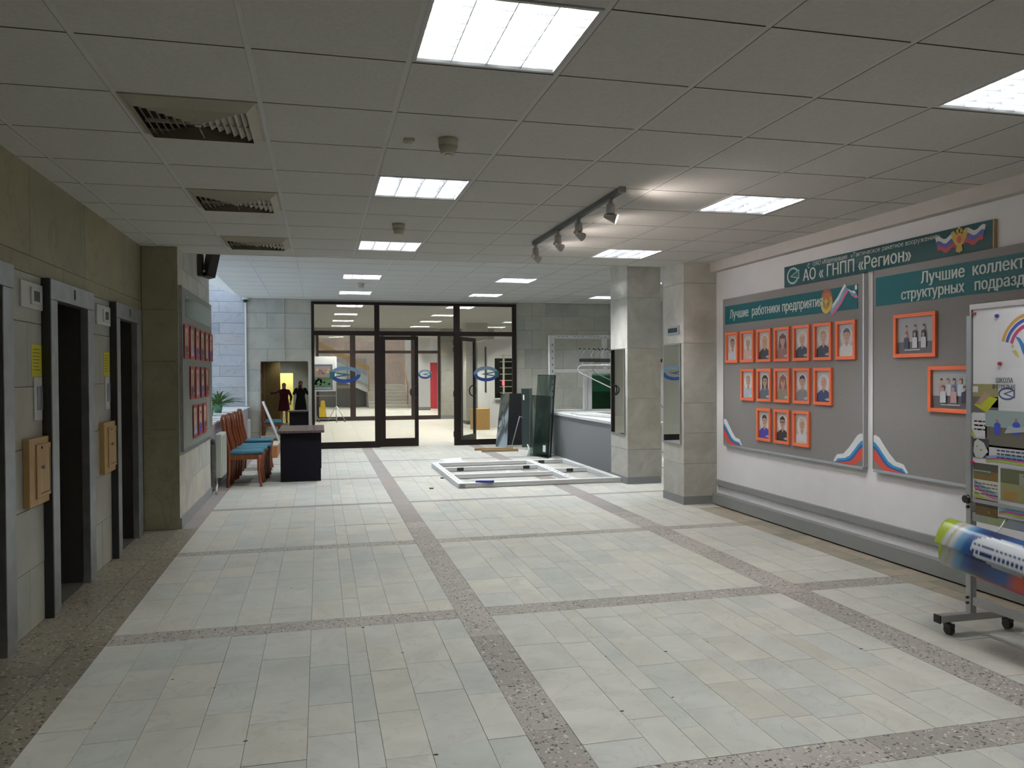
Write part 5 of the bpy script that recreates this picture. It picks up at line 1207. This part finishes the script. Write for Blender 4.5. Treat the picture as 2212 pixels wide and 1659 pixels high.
obj('red_light', B(4.82, 4.87, 20.95, 20.97, 1.15, 1.27, bev=.008), flat('red_led', (.8, .05, .1), .4, emit=(1, .08, .15), es=2.5), t)
obj('dark_slots', B(4.405, 4.42, 21.15, 21.3, .95, 2.2), M_black, t)
t = own(obj('cardboard_box', B(3.87, 4.31, 20.2, 20.65, 0, .55, bev=.004), M_card)); tag(t, 'tall brown cardboard box on the lobby floor beside the booth', 'box')
# lobby poster stand and wet floor sign
t = thing('poster_stand', 'wheeled white poster board standing in the lobby behind the glass', 'whiteboard', (.2, 24.9, 0)); yy = 24.9
obj('board', B(-.30, .48, yy-.01, yy+.01, .95, 2.02, bev=.004), M_white, t); bm = bmesh.new()
for x_ in (-.28, .49): cyl(bm, (x_, yy, .1), (x_, yy, 2.0), .014, n=8)
obj('upright', bm, M_alu, t); obj('cross_rail', B(-.28, .49, yy-.012, yy+.012, .80, .83), M_alu, t); obj('cross_rail', B(-.28, .49, yy-.012, yy+.012, .09, .12), M_alu, t)
bm = bmesh.new()
for x_ in (-.28, .49):
    for s in (-1, 1): tube(bm, [(x_, yy, .50), (x_+.0, yy+s*.32, .06)], .012, n=6); tube(bm, [(x_, yy, .50), (x_+s*.25, yy, .06)], .012, n=6)
obj('brace', bm, M_alu, t); bm = bmesh.new()
for x_ in (-.28, .49):
    for s in (-1, 1): cyl(bm, (x_-.01, yy+s*.32, .03), (x_+.01, yy+s*.32, .03), .03, n=12)
    cyl(bm, (x_+.25, yy-.01, .03), (x_+.25, yy+.01, .03), .03, n=12)
obj('wheel', bm, M_greyrail, t)
a = Art((-.22, yy-.0115, 1.0), (1, 0, 0), (0, 0, 1)); a.rect(0, 0, .60, .78, (.10, .13, .25)); a.rect(.03, .38, .55, .72, (.30, .24, .20)); a.rect(.03, .10, .55, .36, (.08, .16, .08))
q = random.Random(8)
for i in range(14): a.oval(q.uniform(.08, .5), q.uniform(.14, .32), .03, .035, (.42, .52, .45), n=8, up=False)
for i in range(12): a.oval(q.uniform(.08, .5), q.uniform(.42, .66), .035, .03, q.choice([(.6, .5, .45), (.25, .12, .35), (.5, .35, .2)]), n=8, up=False)
a.d += .0004; a.rect(.04, .03, .56, .07, (.45, .55, .6)); a.done('poster_print', t)
t = thing('wet_floor_sign', 'yellow folding wet floor sign in the lobby behind the poster stand', 'sign', (.09, 27.0, 0))
for s in (-1, 1):
    bm = bmesh.new(); prism(bm, [(-.13, s*.14, 0), (.13, s*.14, 0), (.06, s*.015, .60), (-.06, s*.015, .60)], (0, .012, 0)); obj('panel', bm, flat('sign_yellow', (.70, .48, .02), .45), t, local=True)

# ================================================================ BEHIND THE CAMERA (seen in the mirrors)
wk = struct('wall_rear', B(-.22, XR+.15, -2.75, -2.6, 0, H1+.2), M_wall); struct('wall_rear.001', B(XL-.9, -.74, -2.75, -2.6, 0, H1+.2), M_wall); struct('wall_rear.002', B(-.74, -.22, -2.75, -2.6, 2.04, H1+.2), M_wall)
t = own(obj('wood_panel', B(-1.61, -.74, -2.2, -2.16, 0, 2.66), wood('rear_wood', (.13, .085, .03), (.19, .125, .045)))); tag(t, 'tall brown wooden panel reflected in the wall mirror', 'panel')
cr_ = struct('wall_closet', B(-1.3, .4, -4.1, -4.0, 0, 2.6), flat('yellow_wall', (.62, .58, .30), .8)); struct('wall_closet.001', B(-1.4, -1.3, -4.1, -2.75, 0, 2.6), MATS['yellow_wall']); struct('wall_closet.002', B(.4, .5, -4.1, -2.75, 0, 2.6), MATS['yellow_wall'])
struct('ceiling.005', B(-1.4, .5, -4.1, -2.75, 2.6, 2.7), M_plas); struct('floor.002', B(-1.4, .5, -4.1, -2.6, -.1, 0), M_tan)
la = bpy.data.lights.new('closet_lamp', 'POINT'); la.energy = 60; la.color = (1, .93, .72); la.shadow_soft_size = .12; lo = bpy.data.objects.new('closet_lamp', la); COL.objects.link(lo); lo.location = (-.45, -3.4, 2.4)
def figure(x, y, h, rot, label, arms, cloth, hairm, skirt_z, long_hair):
    """standing person: skinned body, lofted dress, hair; faces +y before rot"""
    t = thing('person', label, 'person', (x, y, 0), rot); k = h/1.65
    V = [(0, 0, .93), (0, .01, 1.12), (0, .0, 1.30), (0, 0, 1.42), (0, .01, 1.50), (0, .02, 1.60)]; Rr = [.15, .125, .14, .07, .055, .075]
    E = [(0, 1), (1, 2), (2, 3), (3, 4), (4, 5)]
    def add(p, r, frm): V.append(p); Rr.append(r); E.append((frm, len(V)-1)); return len(V)-1
    for s in (-1, 1):
        a_ = add((s*.09, 0, .85), .095, 0); a_ = add((s*.10, .01, .48), .058, a_); a_ = add((s*.10, -.01, .25), .052, a_); a_ = add((s*.10, -.02, .07), .035, a_); add((s*.11, .12, .035), .03, a_)
        sh_ = add((s*.17, -.01, 1.38), .055, 2); el, wr = arms[0 if s < 0 else 1]
        e_ = add(el, .040, sh_); w_ = add(wr, .026, e_)
        d = (Vector(wr)-Vector(el)).normalized(); pm = Vector(wr)+d*.05; hm = add(tuple(pm), .030, w_)
        side = d.cross(Vector((0, 0, 1)))
        side = side.normalized() if side.length > .1 else Vector((1, 0, 0))
        for f in range(4):
            o_ = side*(-.030+.020*f); L = (.060, .072, .075, .062)[f]
            m_ = add(tuple(pm+o_+d*.035), .0085, hm); m_ = add(tuple(pm+o_+d*(.035+L*.55)+Vector((0, 0, -.006))), .0078, m_); add(tuple(pm+o_+d*(.035+L)+Vector((0, 0, -.018))), .007, m_)
        add(tuple(pm-side*.05+d*.02), .009, hm)
    me = bpy.data.meshes.new('body'); me.from_pydata([Vector(v)*k for v in V], E, []); me.materials.append(M_skin)
    o = bpy.data.objects.new('body', me); COL.objects.link(o); o.parent = t
    sm = o.modifiers.new('skin', 'SKIN'); sv = me.skin_vertices[0].data
    for i, r in enumerate(Rr): sv[i].radius = (r*k, r*k*(.8 if i in (0, 1, 2) else 1))
    sv[0].use_root = True
    ss = o.modifiers.new('sub', 'SUBSURF'); ss.levels = 2; ss.render_levels = 2
    for p in me.polygons: p.use_smooth = True
    sm.use_smooth_shade = True
    bm = bmesh.new(); ell(bm, (0, .03*k, 1.585*k), (.075*k, .092*k, .108*k), 20, 14)
    ell(bm, (0, .125*k, 1.575*k), (.012*k, .018*k, .022*k), 8, 6)
    for s in (-1, 1): ell(bm, (s*.076*k, .02*k, 1.58*k), (.010*k, .018*k, .028*k), 8, 6)
    hd = obj('head', bm, M_skin, t, local=True)
    bm = bmesh.new()
    for s in (-1, 1): ell(bm, (s*.030*k, .112*k, 1.60*k), (.012*k, .008*k, .006*k), 8, 6)
    obj('eyes', bm, M_black, hd, local=True); bm = bmesh.new(); ell(bm, (0, .113*k, 1.535*k), (.022*k, .008*k, .006*k), 10, 6); obj('mouth', bm, M_red, hd, local=True)
    bm = bmesh.new(); ell(bm, (0, .005*k, 1.615*k), (.086*k, .098*k, .098*k), 20, 12)
    if long_hair: ell(bm, (0, -.05*k, 1.52*k), (.08*k, .05*k, .12*k), 14, 10)
    for v in bm.verts:
        if v.co.y > .07*k and v.co.z < 1.65*k: v.co.y = .03*k
    obj('hair', bm, hairm, t, local=True)
    bm = bmesh.new(); rings = []
    prof = [(skirt_z, .25, .20), (.75, .22, .17), (.93, .195, .15), (1.08, .165, .125), (1.20, .185, .13), (1.33, .20, .12), (1.41, .16, .095), (1.455, .075, .07)]
    for z_, rx, ry in prof: rings.append([bm.verts.new((rx*k*math.cos(2*PI*i/24)*(1+.03*math.sin(7*i)*(z_ < .8)), ry*k*math.sin(2*PI*i/24), z_*k)) for i in range(24)])
    for a_, b_ in zip(rings, rings[1:]):
        for i in range(24): bm.faces.new((a_[i], a_[(i+1) % 24], b_[(i+1) % 24], b_[i])).smooth = True
    for s in (0, 1):
        el, wr = arms[s]; sx = -1 if s == 0 else 1
        tube(bm, [Vector((sx*.13, 0, 1.385))*k, Vector((sx*.18, -.01, 1.37))*k, Vector(el)*k, (Vector(el)*.15+Vector(wr)*.85)*k], .05, n=12, rs=[.06*k, .066*k, .055*k, .042*k])
    g = obj('coat' if cloth is M_coat else 'dress', bm, cloth, t, local=True)
    bm = bmesh.new()
    for s in (-1, 1): ell(bm, (s*.105*k, .06*k, .04*k), (.048*k, .13*k, .04*k), 12, 8)
    obj('shoes', bm, M_black, t, local=True); return t
# photographer stands right behind the camera, holding it up
figure(.03, -.42, 1.60, 0, 'person in a long dark coat holding up a phone, reflected in the wall mirror', [((-.27, .10, 1.20), (-.10, .33, 1.42)), ((.27, .10, 1.20), (.06, .33, 1.42))], M_coat, M_hair, .42, False)
ph = own(obj('phone', B(-.065, .075, -.035, -.026, 1.41, 1.485, bev=.003), M_black)); tag(ph, 'dark phone held up by the person in the dark coat', 'phone')
figure(-.60, -1.25, 1.55, 0, 'person in a maroon dress stretching one arm sideways, reflected in the wall mirror', [((-.38, .18, 1.28), (-.60, .28, 1.25)), ((.30, .02, 1.12), (.27, .12, .90))], M_maroon, M_hair, .50, True)
